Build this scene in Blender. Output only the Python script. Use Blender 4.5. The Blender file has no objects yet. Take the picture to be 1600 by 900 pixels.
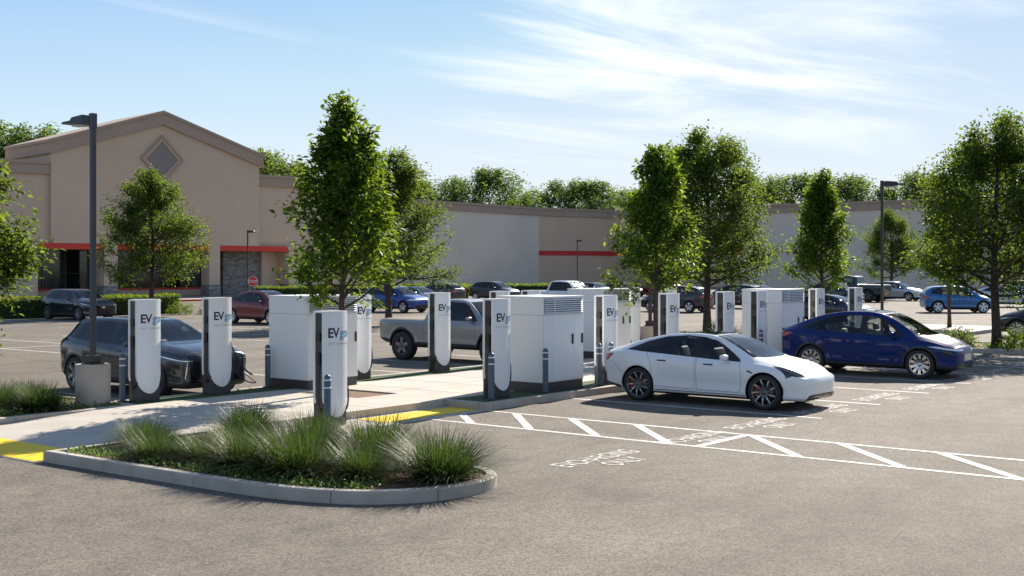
import bpy, bmesh, math, random
import numpy as np
from mathutils import Vector, Matrix

R = math.radians
SC = bpy.context.scene
COL = SC.collection
# ------------------------------------------------------------------ camera, sky, sun, exposure
HEAD = R(38.0)                      # view heading from +X (X runs along the charger rows, Y along the parking stalls)
cam = bpy.data.cameras.new("camera"); camo = bpy.data.objects.new("camera", cam); COL.objects.link(camo)
camo.location = (0, 0, 2.75); camo.rotation_euler = (R(90), 0, HEAD - R(90))
cam.sensor_width = 36; cam.lens = 42.75; cam.shift_y = -30 / 1600; cam.clip_start = 0.1; cam.clip_end = 5000
SC.camera = camo
SUN_AZ, SUN_EL = R(9.0), R(34.0)    # direction towards the sun, azimuth counted from +X
wd = bpy.data.worlds.new("World"); SC.world = wd; wd.use_nodes = True
def build_world():
    nt = wd.node_tree; N = nt.nodes; L = nt.links; N.clear()
    out = N.new('ShaderNodeOutputWorld'); bg = N.new('ShaderNodeBackground'); bg.inputs[1].default_value = 0.066
    sky = N.new('ShaderNodeTexSky'); sky.sky_type = 'NISHITA'; sky.sun_disc = False
    sky.sun_elevation = SUN_EL; sky.sun_rotation = R(90) - SUN_AZ
    sky.air_density = 1.0; sky.dust_density = 0.6; sky.ozone_density = 2.0; sky.altitude = 50
    geo = N.new('ShaderNodeTexCoord'); sep = N.new('ShaderNodeSeparateXYZ'); L.new(geo.outputs['Generated'], sep.inputs[0])
    # cirrus layer: intersect the view direction with a flat layer overhead
    zz = N.new('ShaderNodeMath'); zz.operation = 'MAXIMUM'; zz.inputs[1].default_value = 0.03; L.new(sep.outputs[2], zz.inputs[0])
    def div(s):
        d = N.new('ShaderNodeMath'); d.operation = 'DIVIDE'; L.new(s, d.inputs[0]); L.new(zz.outputs[0], d.inputs[1]); return d.outputs[0]
    cmb = N.new('ShaderNodeCombineXYZ'); L.new(div(sep.outputs[0]), cmb.inputs[0]); L.new(div(sep.outputs[1]), cmb.inputs[1])
    mp = N.new('ShaderNodeMapping'); mp.inputs['Rotation'].default_value = (0, 0, R(40)); mp.inputs['Scale'].default_value = (0.20, 0.62, 1)
    mp.inputs['Location'].default_value = CLOUD_LOC
    L.new(cmb.outputs[0], mp.inputs[0])
    n1 = N.new('ShaderNodeTexNoise'); n1.inputs['Scale'].default_value = 1.0; n1.inputs['Detail'].default_value = 9; n1.inputs['Roughness'].default_value = 0.6; n1.inputs['Distortion'].default_value = 0.6
    L.new(mp.outputs[0], n1.inputs['Vector'])
    # big-scale cover: heavier cloud on the side of the sky towards the sun, higher up
    dt = N.new('ShaderNodeVectorMath'); dt.operation = 'DOT_PRODUCT'; L.new(geo.outputs['Generated'], dt.inputs[0])
    dt.inputs[1].default_value = CLOUD_DIR
    mr = N.new('ShaderNodeMapRange'); mr.inputs[1].default_value = 0.955; mr.inputs[2].default_value = 0.997; mr.inputs[3].default_value = 0.0; mr.inputs[4].default_value = 0.34
    L.new(dt.outputs['Value'], mr.inputs[0])
    nc = N.new('ShaderNodeMath'); nc.operation = 'MULTIPLY_ADD'; nc.inputs[1].default_value = 1.7; nc.inputs[2].default_value = -0.47; L.new(n1.outputs['Fac'], nc.inputs[0])
    ad = N.new('ShaderNodeMath'); ad.operation = 'ADD'; L.new(nc.outputs[0], ad.inputs[0]); L.new(mr.outputs[0], ad.inputs[1])
    cr = N.new('ShaderNodeMapRange'); cr.interpolation_type = 'SMOOTHSTEP'; cr.inputs[1].default_value = 0.53; cr.inputs[2].default_value = 0.98; cr.inputs[3].default_value = 0; cr.inputs[4].default_value = 0.95
    L.new(ad.outputs[0], cr.inputs[0])
    fd = N.new('ShaderNodeMapRange'); fd.inputs[1].default_value = 0.075; fd.inputs[2].default_value = 0.15; L.new(sep.outputs[2], fd.inputs[0])
    cm = N.new('ShaderNodeMath'); cm.operation = 'MULTIPLY'; L.new(cr.outputs[0], cm.inputs[0]); L.new(fd.outputs[0], cm.inputs[1])
    lim = N.new('ShaderNodeVectorMath'); lim.operation = 'MINIMUM'; L.new(sky.outputs[0], lim.inputs[0]); lim.inputs[1].default_value = (6.5, 6.7, 7.0)
    rmp = N.new('ShaderNodeValToRGB'); e = rmp.color_ramp.elements
    e[0].position = 0.0; e[0].color = (0.80, 0.86, 0.92, 1); e[1].position = 1.0; e[1].color = (0.13, 0.22, 0.42, 1)
    for p_, c_ in ((0.06, (0.74, 0.84, 0.92, 1)), (0.13, (0.55, 0.72, 0.90, 1)), (0.22, (0.34, 0.56, 0.84, 1)), (0.34, (0.29, 0.46, 0.75, 1)), (0.6, (0.24, 0.34, 0.54, 1))):
        q = e.new(p_); q.color = c_
    L.new(sep.outputs[2], rmp.inputs[0])
    sc_ = N.new('ShaderNodeMixRGB'); sc_.blend_type = 'MULTIPLY'; sc_.inputs[0].default_value = 1; sc_.inputs[2].default_value = (8.4, 8.3, 8.2, 1); L.new(rmp.outputs[0], sc_.inputs[1])
    tint = N.new('ShaderNodeMixRGB'); tint.inputs[0].default_value = 0.72; L.new(lim.outputs[0], tint.inputs[1]); L.new(sc_.outputs[0], tint.inputs[2])
    mx = N.new('ShaderNodeMixRGB'); L.new(cm.outputs[0], mx.inputs[0]); L.new(tint.outputs[0], mx.inputs[1])
    mx.inputs[2].default_value = CLOUD_COL
    L.new(mx.outputs[0], bg.inputs[0]); L.new(bg.outputs[0], out.inputs[0])
CLOUD_LOC = (0.3, 1.7, 0.0); CLOUD_COL = (9.0, 9.1, 9.3, 1)
_ca, _ce = HEAD - R(11), R(10.5)
CLOUD_DIR = (math.cos(_ca) * math.cos(_ce), math.sin(_ca) * math.cos(_ce), math.sin(_ce))
build_world()
sl = bpy.data.lights.new("sun", 'SUN'); sl.energy = 5.0; sl.angle = R(0.5); sl.color = (1.0, 0.91, 0.79)
slo = bpy.data.objects.new("sun", sl); COL.objects.link(slo)
slo.rotation_euler = Vector((math.cos(SUN_AZ) * math.cos(SUN_EL), math.sin(SUN_AZ) * math.cos(SUN_EL), math.sin(SUN_EL))).to_track_quat('Z', 'Y').to_euler()
slo.location = (0, 0, 60)
vs = SC.view_settings; vs.view_transform = 'Standard'; vs.look = 'None'; vs.exposure = 1.03; vs.gamma = 1; vs.use_curve_mapping = False
SC.render.engine = 'CYCLES'
try:
    SC.cycles.use_denoising = True
    SC.cycles.max_bounces = 8; SC.cycles.transparent_max_bounces = 12
    SC.cycles.sample_clamp_indirect = 6; SC.cycles.caustics_reflective = False; SC.cycles.caustics_refractive = False
except Exception:
    pass

# ------------------------------------------------------------------ helpers: materials
MATS = {}
def new_mat(name):
    m = bpy.data.materials.new(name); m.use_nodes = True; MATS[name] = m
    return m, m.node_tree.nodes, m.node_tree.links, m.node_tree.nodes['Principled BSDF']
def setp(p, **k):
    for a, b in k.items():
        a = a.replace('_', ' ')
        if a in p.inputs: p.inputs[a].default_value = b
def col4(c): return (c[0], c[1], c[2], 1)
def mat(name, c, rough=0.6, metal=0.0, var=0.0, scale=4.0, bump=0.0, bscale=60.0, coat=0.0, spec=0.5, emit=None):
    m, N, L, p = new_mat(name)
    setp(p, Base_Color=col4(c), Roughness=rough, Metallic=metal, Coat_Weight=coat, Specular_IOR_Level=spec)
    if coat: setp(p, Coat_Roughness=0.03)
    if var or bump:
        tc = N.new('ShaderNodeTexCoord')
    if var:
        n = N.new('ShaderNodeTexNoise'); n.inputs['Scale'].default_value = scale; n.inputs['Detail'].default_value = 6; L.new(tc.outputs['Object'], n.inputs['Vector'])
        mr = N.new('ShaderNodeMapRange'); mr.inputs[1].default_value = 0.3; mr.inputs[2].default_value = 0.7; mr.inputs[3].default_value = 1 - var; mr.inputs[4].default_value = 1 + var; L.new(n.outputs['Fac'], mr.inputs[0])
        mx = N.new('ShaderNodeMixRGB'); mx.blend_type = 'MULTIPLY'; mx.inputs[0].default_value = 1; mx.inputs[1].default_value = col4(c); L.new(mr.outputs[0], mx.inputs[2]); L.new(mx.outputs[0], p.inputs['Base Color'])
    if bump:
        n2 = N.new('ShaderNodeTexNoise'); n2.inputs['Scale'].default_value = bscale; n2.inputs['Detail'].default_value = 4; L.new(tc.outputs['Object'], n2.inputs['Vector'])
        b = N.new('ShaderNodeBump'); b.inputs['Strength'].default_value = bump; b.inputs['Distance'].default_value = 0.01; L.new(n2.outputs['Fac'], b.inputs['Height']); L.new(b.outputs[0], p.inputs['Normal'])
    if emit:
        setp(p, Emission_Color=col4(emit[:3]), Emission_Strength=emit[3])
    return m
def asphalt_mat():
    m, N, L, p = new_mat('asphalt'); setp(p, Roughness=0.88, Specular_IOR_Level=0.38)
    tc = N.new('ShaderNodeTexCoord')
    def noise(s, d=5, r=0.55):
        n = N.new('ShaderNodeTexNoise'); n.inputs['Scale'].default_value = s; n.inputs['Detail'].default_value = d; n.inputs['Roughness'].default_value = r; L.new(tc.outputs['Object'], n.inputs['Vector']); return n.outputs['Fac']
    def rng(s, a, b, lo, hi):
        r = N.new('ShaderNodeMapRange'); r.inputs[1].default_value = a; r.inputs[2].default_value = b; r.inputs[3].default_value = lo; r.inputs[4].default_value = hi; L.new(s, r.inputs[0]); return r.outputs[0]
    def mul(a, b):
        x = N.new('ShaderNodeMath'); x.operation = 'MULTIPLY'; L.new(a, x.inputs[0]); L.new(b, x.inputs[1]); return x.outputs[0]
    big = rng(noise(0.22, 4), 0.3, 0.7, 0.80, 1.18); mid = rng(noise(1.7, 7, 0.7), 0.3, 0.7, 0.80, 1.2); fine = rng(noise(55, 4, 0.8), 0.3, 0.7, 0.42, 1.58)
    v = N.new('ShaderNodeTexVoronoi'); v.inputs['Scale'].default_value = 42; L.new(tc.outputs['Object'], v.inputs['Vector'])
    sp = N.new('ShaderNodeSeparateColor'); L.new(v.outputs['Color'], sp.inputs[0])
    agg = rng(sp.outputs[0], 0.0, 1.0, 0.58, 1.42)
    # dark oil / tar spots and stains with a shape of their own
    spots = rng(noise(0.9, 8, 0.8), 0.63, 0.76, 1.0, 0.6)
    vc = N.new('ShaderNodeTexVoronoi'); vc.feature = 'DISTANCE_TO_EDGE'; vc.inputs['Scale'].default_value = 0.42
    wv = N.new('ShaderNodeTexNoise'); wv.inputs['Scale'].default_value = 1.3; wv.inputs['Detail'].default_value = 5; L.new(tc.outputs['Object'], wv.inputs['Vector'])
    wm = N.new('ShaderNodeVectorMath'); wm.operation = 'MULTIPLY_ADD'; wm.inputs[1].default_value = (1.6, 1.6, 0); L.new(wv.outputs['Color'], wm.inputs[0]); L.new(tc.outputs['Object'], wm.inputs[2]); L.new(wm.outputs[0], vc.inputs['Vector'])
    ck = rng(vc.outputs['Distance'], 0.0, 0.0055, 0.62, 1.0); ckm = rng(noise(0.35, 3), 0.50, 0.60, 0.0, 1.0)
    ckx = N.new('ShaderNodeMapRange'); L.new(ckm, ckx.inputs[0]); ckx.inputs[3].default_value = 1.0; L.new(ck, ckx.inputs[4])
    spx = N.new('ShaderNodeSeparateXYZ'); L.new(tc.outputs['Object'], spx.inputs[0])
    vo = N.new('ShaderNodeTexVoronoi'); vo.inputs['Scale'].default_value = 0.33; L.new(wm.outputs[0], vo.inputs['Vector'])
    oil = rng(vo.outputs['Distance'], 0.05, 0.20, 0.70, 1.0)
    ln = N.new('ShaderNodeTexNoise'); ln.noise_dimensions = '2D'; ln.inputs['Scale'].default_value = 1.0; ln.inputs['Detail'].default_value = 3
    lm = N.new('ShaderNodeMapping'); lm.inputs['Scale'].default_value = (0.05, 0.9, 1); lm.inputs['Rotation'].default_value = (0, 0, R(2)); L.new(tc.outputs['Object'], lm.inputs[0]); L.new(lm.outputs[0], ln.inputs['Vector'])
    lane = rng(ln.outputs['Fac'], 0.35, 0.65, 0.88, 1.08)
    f = mul(mul(mul(mul(mul(mul(mul(big, mid), fine), agg), spots), ckx.outputs[0]), oil), lane)
    mx = N.new('ShaderNodeMixRGB'); mx.blend_type = 'MULTIPLY'; mx.inputs[0].default_value = 1; mx.inputs[1].default_value = (0.138, 0.121, 0.100, 1); L.new(f, mx.inputs[2]); L.new(mx.outputs[0], p.inputs['Base Color'])
    b = N.new('ShaderNodeBump'); b.inputs['Strength'].default_value = 0.5; b.inputs['Distance'].default_value = 0.007; L.new(mul(fine, agg), b.inputs['Height']); L.new(b.outputs[0], p.inputs['Normal'])
    return m
def leaf_mat(name, c, t, fac=0.45, rough=0.45):
    m, N, L, p = new_mat(name); setp(p, Roughness=rough, Specular_IOR_Level=0.16)
    g = N.new('ShaderNodeNewGeometry')
    mr = N.new('ShaderNodeMapRange'); mr.inputs[3].default_value = 0.6; mr.inputs[4].default_value = 1.45; L.new(g.outputs['Random Per Island'], mr.inputs[0])
    def mulc(cc):
        mx = N.new('ShaderNodeMixRGB'); mx.blend_type = 'MULTIPLY'; mx.inputs[0].default_value = 1; mx.inputs[1].default_value = col4(cc); L.new(mr.outputs[0], mx.inputs[2]); return mx.outputs[0]
    L.new(mulc(c), p.inputs['Base Color'])
    tr = N.new('ShaderNodeBsdfTranslucent'); L.new(mulc(t), tr.inputs[0])
    ms = N.new('ShaderNodeMixShader'); ms.inputs[0].default_value = fac
    out = N['Material Output']; L.new(p.outputs[0], ms.inputs[1]); L.new(tr.outputs[0], ms.inputs[2]); L.new(ms.outputs[0], out.inputs[0])
    return m
def blade_mat(name, c1, c2, t):
    m, N, L, p = new_mat(name); setp(p, Roughness=0.5, Specular_IOR_Level=0.3)
    g = N.new('ShaderNodeNewGeometry'); cr = N.new('ShaderNodeValToRGB')
    cr.color_ramp.elements[0].color = col4(c1); cr.color_ramp.elements[1].color = col4(c2); cr.color_ramp.elements[0].position = 0.68; cr.color_ramp.elements[1].position = 1.0
    L.new(g.outputs['Random Per Island'], cr.inputs[0]); L.new(cr.outputs[0], p.inputs['Base Color'])
    tr = N.new('ShaderNodeBsdfTranslucent'); tr.inputs[0].default_value = col4(t)
    ms = N.new('ShaderNodeMixShader'); ms.inputs[0].default_value = 0.3
    L.new(p.outputs[0], ms.inputs[1]); L.new(tr.outputs[0], ms.inputs[2]); L.new(ms.outputs[0], N['Material Output'].inputs[0])
    return m
def glass_mat(name, tint, refl=1.0):
    m, N, L, p = new_mat(name); N.remove(p)
    t = N.new('ShaderNodeBsdfTransparent'); t.inputs[0].default_value = col4(tint)
    gl = N.new('ShaderNodeBsdfGlossy'); gl.inputs['Roughness'].default_value = 0.02; gl.inputs[0].default_value = (0.9, 0.95, 1, 1)
    fr = N.new('ShaderNodeFresnel'); fr.inputs[0].default_value = 1.5
    ms = N.new('ShaderNodeMixShader'); L.new(fr.outputs[0], ms.inputs[0]); L.new(t.outputs[0], ms.inputs[1]); L.new(gl.outputs[0], ms.inputs[2]); L.new(ms.outputs[0], N['Material Output'].inputs[0])
    return m
def paint(name, c, metal=0.0, rough=0.3, flake=0.0):
    m = mat(name, c, rough=rough, metal=metal, coat=0.75)
    return m

# ------------------------------------------------------------------ helpers: objects
def tag(o, label=None, cat=None, group=None, kind=None):
    if label: o['label'] = label
    if cat: o['category'] = cat
    if group: o['group'] = group
    if kind: o['kind'] = kind
    return o
def thing(name, label, cat, loc=(0, 0, 0), rotz=0.0, group=None):
    o = bpy.data.objects.new(name, None); COL.objects.link(o); o.location = loc; o.rotation_euler = (0, 0, rotz)
    o.empty_display_size = 0.2
    return tag(o, label, cat, group)
def link(name, me, parent=None):
    o = bpy.data.objects.new(name, me); COL.objects.link(o)
    if parent is not None: o.parent = parent
    return o
def smooth_angle(me, ang=35):
    n = len(me.polygons)
    me.polygons.foreach_set('use_smooth', np.ones(n, dtype=bool))
    try:
        bm = bmesh.new(); bm.from_mesh(me)
        lim = R(ang)
        for e in bm.edges:
            e.smooth = not (len(e.link_faces) == 2 and e.calc_face_angle(0) > lim)
        bm.to_mesh(me); bm.free()
    except Exception:
        pass
def finish(bm, name, m, parent=None, smooth=None):
    me = bpy.data.meshes.new(name); bm.normal_update(); bm.to_mesh(me); bm.free()
    for x in (m if isinstance(m, (list, tuple)) else [m]): me.materials.append(x)
    if smooth: smooth_angle(me, smooth)
    return link(name, me, parent)
def mesh_np(name, verts, faces, m, parent=None, smooth=False):
    """verts Nx3 array, faces list/array of equal-size polygons."""
    verts = np.asarray(verts, dtype=np.float32); faces = np.asarray(faces, dtype=np.int32)
    me = bpy.data.meshes.new(name); me.vertices.add(len(verts)); me.vertices.foreach_set('co', verts.ravel())
    k = faces.shape[1]; me.loops.add(faces.size); me.loops.foreach_set('vertex_index', faces.ravel())
    me.polygons.add(len(faces)); me.polygons.foreach_set('loop_start', np.arange(0, faces.size, k, dtype=np.int32))
    try: me.polygons.foreach_set('loop_total', np.full(len(faces), k, dtype=np.int32))
    except Exception: pass
    me.update(calc_edges=True); me.validate()
    me.materials.append(m)
    if smooth: me.polygons.foreach_set('use_smooth', np.ones(len(me.polygons), dtype=bool))
    return link(name, me, parent)
def box(bm, c, s, rz=0.0, bev=0.0, mi=0):
    r = bmesh.ops.create_cube(bm, size=1.0)
    M = Matrix.Translation(c) @ Matrix.Rotation(rz, 4, 'Z') @ Matrix.Diagonal((s[0], s[1], s[2], 1))
    bmesh.ops.transform(bm, matrix=M, verts=r['verts'])
    fs = list({f for v in r['verts'] for f in v.link_faces})
    for f in fs: f.material_index = mi
    if bev:
        es = list({e for v in r['verts'] for e in v.link_edges})
        rb = bmesh.ops.bevel(bm, geom=es, offset=bev, segments=2, profile=0.6, affect='EDGES')
        for f in rb['faces']: f.material_index = mi
def box2(bm, lo, hi, bev=0.0, mi=0):
    box(bm, [(a + b) / 2 for a, b in zip(lo, hi)], [b - a for a, b in zip(lo, hi)], bev=bev, mi=mi)
def prism(bm, pts, z0, z1, bev=0.0, mi=0):
    """pts: ccw xy outline; z0/z1 numbers or callables of (x, y)."""
    f0 = z0 if callable(z0) else (lambda x, y: z0); f1 = z1 if callable(z1) else (lambda x, y: z1)
    b = [bm.verts.new((x, y, f0(x, y))) for x, y in pts]; t = [bm.verts.new((x, y, f1(x, y))) for x, y in pts]
    n = len(pts); fs = [bm.faces.new(t)]
    for i in range(n):
        j = (i + 1) % n; fs.append(bm.faces.new((b[i], b[j], t[j], t[i])))
    fs.append(bm.faces.new(list(reversed(b))))
    for f in fs: f.material_index = mi
    if bev:
        bmesh.ops.bevel(bm, geom=list(fs[0].edges), offset=bev, segments=2, profile=0.5, affect='EDGES')
def offset_poly(pts, d):
    """inset (d>0) a ccw polygon by d using mitred normals."""
    n = len(pts); out = []
    for i in range(n):
        p0, p1, p2 = Vector(pts[i - 1]), Vector(pts[i]), Vector(pts[(i + 1) % n])
        a = (p1 - p0).normalized(); b = (p2 - p1).normalized()
        na = Vector((-a.y, a.x)); nb = Vector((-b.y, b.x)); m = (na + nb)
        if m.length < 1e-6: m = na
        m.normalize(); k = d / max(0.35, m.dot(na)); q = p1 + m * k; out.append((q.x, q.y))
    return out
def kerb_ring(bm, outer, w, z0, z1):
    inner = offset_poly(outer, w); n = len(outer)
    V = lambda pts, z: [bm.verts.new((x, y, z(x, y) if callable(z) else z)) for x, y in pts]
    b = 0.018
    ob = V(outer, z0); o2 = V(outer, (lambda x, y: z1 - b)); ot = V(offset_poly(outer, b), z1); it = V(offset_poly(outer, w - b), z1); ib = V(inner, z1 - 0.08)
    for i in range(n):
        j = (i + 1) % n
        for A, B in ((ob, o2), (o2, ot), (ot, it), (it, ib)): bm.faces.new((A[i], A[j], B[j], B[i]))
    return inner
def tube(bm, pts, rad, seg=8, cap=True, mi=0):
    pts = [Vector(p) for p in pts]; n = len(pts); rings = []
    rad = rad if isinstance(rad, (list, tuple)) else [rad] * n
    up = Vector((0.13, 0.27, 0.95)).normalized()
    for i, p in enumerate(pts):
        t = (pts[min(i + 1, n - 1)] - pts[max(i - 1, 0)]).normalized()
        a = t.cross(up)
        if a.length < 0.05: a = t.cross(Vector((1, 0, 0)))
        a.normalize(); b = t.cross(a)
        rings.append([bm.verts.new(p + (a * math.cos(k * 2 * math.pi / seg) + b * math.sin(k * 2 * math.pi / seg)) * rad[i]) for k in range(seg)])
    for i in range(n - 1):
        for k in range(seg):
            f = bm.faces.new((rings[i][k], rings[i + 1][k], rings[i + 1][(k + 1) % seg], rings[i][(k + 1) % seg])); f.smooth = True; f.material_index = mi
    if cap:
        for rr in (rings[0], rings[-1]):
            f = bm.faces.new(rr); f.material_index = mi
def lathe(bm, prof, seg=32, axis='Z', cap=False, mi=0, M=None):
    """prof: list of (radius, height)"""
    rings = []
    for r, h in prof:
        ring = []
        for k in range(seg):
            a = 2 * math.pi * k / seg; c, s = r * math.cos(a), r * math.sin(a)
            v = Vector((c, s, h)) if axis == 'Z' else Vector((c, h, s))
            ring.append(bm.verts.new(M @ v if M is not None else v))
        rings.append(ring)
    for i in range(len(prof) - 1):
        for k in range(seg):
            f = bm.faces.new((rings[i][k], rings[i][(k + 1) % seg], rings[i + 1][(k + 1) % seg], rings[i + 1][k])); f.smooth = True; f.material_index = mi
    if cap:
        for rr in (rings[0], rings[-1]):
            if (rr[0].co - rr[seg // 2].co).length > 1e-5:
                f = bm.faces.new(rr); f.material_index = mi
    return rings
def catmull(pts, per=6):
    P = [Vector(p) for p in pts]; out = []
    for i in range(len(P) - 1):
        p0, p1, p2, p3 = P[max(i - 1, 0)], P[i], P[i + 1], P[min(i + 2, len(P) - 1)]
        for k in range(per):
            t = k / per
            out.append(0.5 * ((2 * p1) + (p2 - p0) * t + (2 * p0 - 5 * p1 + 4 * p2 - p3) * t * t + (3 * p1 - p0 - 3 * p2 + p3) * t ** 3))
    out.append(P[-1]); return out
def dup(root, loc, rotz, label=None, group=None, scale=None, swap=None):
    """copy of a thing with its parts and sub-parts; swap: {material: other material} set on the copy's own slots"""
    def cp(o, parent):
        c = o.copy(); COL.objects.link(c)
        if parent is not None: c.parent = parent
        if swap and c.type == 'MESH':
            for s, old in zip(c.material_slots, o.material_slots):
                if old.material in swap: s.link = 'OBJECT'; s.material = swap[old.material]
        for ch in o.children: cp(ch, c)
        return c
    r = cp(root, None); r.location = loc; r.rotation_euler = (0, 0, rotz)
    if scale: r.scale = (scale,) * 3 if not isinstance(scale, tuple) else scale
    if label: r['label'] = label
    if group: r['group'] = group
    return r
def text_mesh(body, size, bold=0.0, spacing=1.0, align='LEFT'):
    cu = bpy.data.curves.new('t', 'FONT'); cu.body = body; cu.size = size; cu.offset = bold; cu.space_character = spacing; cu.align_x = align
    cu.resolution_u = 3
    o = bpy.data.objects.new('t', cu); COL.objects.link(o)
    dg = bpy.context.evaluated_depsgraph_get(); dg.update()
    me = bpy.data.meshes.new_from_object(o.evaluated_get(dg)); bpy.data.objects.remove(o); bpy.data.curves.remove(cu)
    me.materials.clear()
    return me
def CS(X, D):                        # metres right of / ahead of the viewpoint -> site x, y (used once to survey the far buildings)
    c, s = math.cos(HEAD), math.sin(HEAD)
    return (D * c + X * s, D * s - X * c)

# ------------------------------------------------------------------ materials
M_ASPH = asphalt_mat()
M_CONC = mat('concrete', (0.42, 0.385, 0.335), 0.85, var=0.10, scale=1.6, bump=0.25, bscale=120)
M_KERB = mat('kerb_concrete', (0.40, 0.362, 0.31), 0.85, var=0.14, scale=2.5, bump=0.3, bscale=90)
def joints(m, per):
    N, L, p = m.node_tree.nodes, m.node_tree.links, m.node_tree.nodes['Principled BSDF']
    src = p.inputs['Base Color'].links[0].from_socket; geo = N.new('ShaderNodeNewGeometry'); sp = N.new('ShaderNodeSeparateXYZ'); L.new(geo.outputs['Position'], sp.inputs[0])
    a = N.new('ShaderNodeMath'); a.operation = 'MULTIPLY_ADD'; a.inputs[1].default_value = 1.0 / per; L.new(sp.outputs[0], a.inputs[0])
    b = N.new('ShaderNodeMath'); b.operation = 'MULTIPLY'; b.inputs[1].default_value = 1.0 / per; L.new(sp.outputs[1], b.inputs[0]); L.new(b.outputs[0], a.inputs[2])
    f = N.new('ShaderNodeMath'); f.operation = 'FRACT'; L.new(a.outputs[0], f.inputs[0]); g = N.new('ShaderNodeMath'); g.operation = 'LESS_THAN'; g.inputs[1].default_value = 0.006; L.new(f.outputs[0], g.inputs[0])
    x = N.new('ShaderNodeMixRGB'); x.inputs[2].default_value = (0.20, 0.18, 0.155, 1); L.new(g.outputs[0], x.inputs[0]); L.new(src, x.inputs[1]); L.new(x.outputs[0], p.inputs['Base Color'])
joints(M_KERB, 1.85)
M_PEDE = mat('pedestal_concrete', (0.42, 0.355, 0.29), 0.85, var=0.08, scale=3, bump=0.25, bscale=80)
M_YEL = mat('tactile_yellow', (0.80, 0.55, 0.005), 0.6, var=0.08, scale=6)
M_WHITE = mat('white_paint_line', (0.72, 0.69, 0.64), 0.75)
def wear():
    N, L, p = M_WHITE.node_tree.nodes, M_WHITE.node_tree.links, M_WHITE.node_tree.nodes['Principled BSDF']
    tc = N.new('ShaderNodeTexCoord'); geo = N.new('ShaderNodeNewGeometry')
    a = N.new('ShaderNodeTexNoise'); a.inputs['Scale'].default_value = 26; a.inputs['Detail'].default_value = 5; L.new(geo.outputs['Position'], a.inputs['Vector'])
    b = N.new('ShaderNodeTexNoise'); b.inputs['Scale'].default_value = 1.4; b.inputs['Detail'].default_value = 4; L.new(geo.outputs['Position'], b.inputs['Vector'])
    m = N.new('ShaderNodeMath'); m.operation = 'MULTIPLY_ADD'; m.inputs[1].default_value = 0.55; L.new(b.outputs['Fac'], m.inputs[0]); L.new(a.outputs['Fac'], m.inputs[2])
    r = N.new('ShaderNodeMapRange'); r.inputs[1].default_value = 0.78; r.inputs[2].default_value = 0.96; L.new(m.outputs[0], r.inputs[0])
    x = N.new('ShaderNodeMixRGB'); x.inputs[1].default_value = (0.62, 0.59, 0.54, 1); x.inputs[2].default_value = (0.24, 0.215, 0.185, 1); L.new(r.outputs[0], x.inputs[0]); L.new(x.outputs[0], p.inputs['Base Color'])
wear()
M_SOIL = mat('planter_soil', (0.15, 0.092, 0.062), 0.95, var=0.35, scale=14, bump=0.8, bscale=40)
M_TURF = mat('turf', (0.035, 0.075, 0.018), 0.9, var=0.4, scale=30, bump=0.9, bscale=160)
M_PIT = mat('tree_pit', (0.16, 0.09, 0.06), 0.95, var=0.3, scale=14, bump=0.6, bscale=60)
M_CHW = mat('charger_white', (0.80, 0.80, 0.80), 0.32, coat=0.3)
M_CABW = mat('cabinet_white', (0.78, 0.78, 0.78), 0.45)
M_CHD = mat('charger_dark', (0.035, 0.034, 0.034), 0.35)
M_CHB = mat('charger_base', (0.055, 0.053, 0.052), 0.5)
M_BLACK = mat('black_plastic', (0.012, 0.012, 0.012), 0.45)
M_NAVY = mat('logo_navy', (0.012, 0.022, 0.055), 0.5)
M_BLUE = mat('logo_blue', (0.02, 0.22, 0.42), 0.5)
M_GRAYT = mat('logo_grey', (0.30, 0.30, 0.31), 0.5)
M_BOLL = mat('bollard_slate', (0.055, 0.10, 0.145), 0.4)
M_BOLW = mat('bollard_band', (0.75, 0.78, 0.8), 0.4)
M_POLE = mat('pole_bronze', (0.035, 0.032, 0.030), 0.4, metal=0.3)
M_POLE2 = mat('pole_slate', (0.036, 0.042, 0.052), 0.4, metal=0.2)
M_LENS = mat('lamp_lens', (0.55, 0.52, 0.48), 0.3)
M_TAN = mat('stucco_tan', (0.55, 0.42, 0.31), 0.9, var=0.05, scale=0.25, bump=0.2, bscale=60)
M_TAN2 = mat('stucco_tan_cornice', (0.37, 0.285, 0.22), 0.9, var=0.05, scale=0.4)
M_PALE = mat('stucco_pale', (0.66, 0.58, 0.49), 0.9, var=0.05, scale=0.2, bump=0.2, bscale=60)
M_GREYD = mat('diamond_grey', (0.24, 0.205, 0.185), 0.8)
M_RED = mat('red_band', (0.58, 0.035, 0.016), 0.55)
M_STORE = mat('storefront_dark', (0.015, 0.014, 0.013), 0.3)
M_ALU = mat('mullion', (0.03, 0.028, 0.026), 0.4)
M_BARK = mat('bark', (0.060, 0.043, 0.032), 0.9, var=0.3, scale=12, bump=0.8, bscale=30)
M_LEAF1 = leaf_mat('leaf_pear', (0.036, 0.080, 0.013), (0.24, 0.35, 0.022), 0.42, 0.5)
M_LEAF2 = leaf_mat('leaf_broad', (0.038, 0.074, 0.015), (0.21, 0.30, 0.026), 0.42, 0.6)
M_LEAF3 = leaf_mat('leaf_far', (0.055, 0.105, 0.030), (0.22, 0.32, 0.05), 0.42, 0.6)
M_HEDGE = leaf_mat('leaf_hedge', (0.045, 0.10, 0.012), (0.26, 0.36, 0.02), 0.45)
M_COVER = leaf_mat('leaf_cover', (0.10, 0.17, 0.055), (0.26, 0.38, 0.07), 0.35)
M_GRASS = blade_mat('grass_blade', (0.030, 0.062, 0.014), (0.17, 0.095, 0.04), (0.10, 0.165, 0.028))
M_FLOWER = mat('petal_white', (0.8, 0.8, 0.75), 0.6)
M_TYRE = mat('tyre_rubber', (0.022, 0.022, 0.023), 0.75, bump=0.2, bscale=40)
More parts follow.
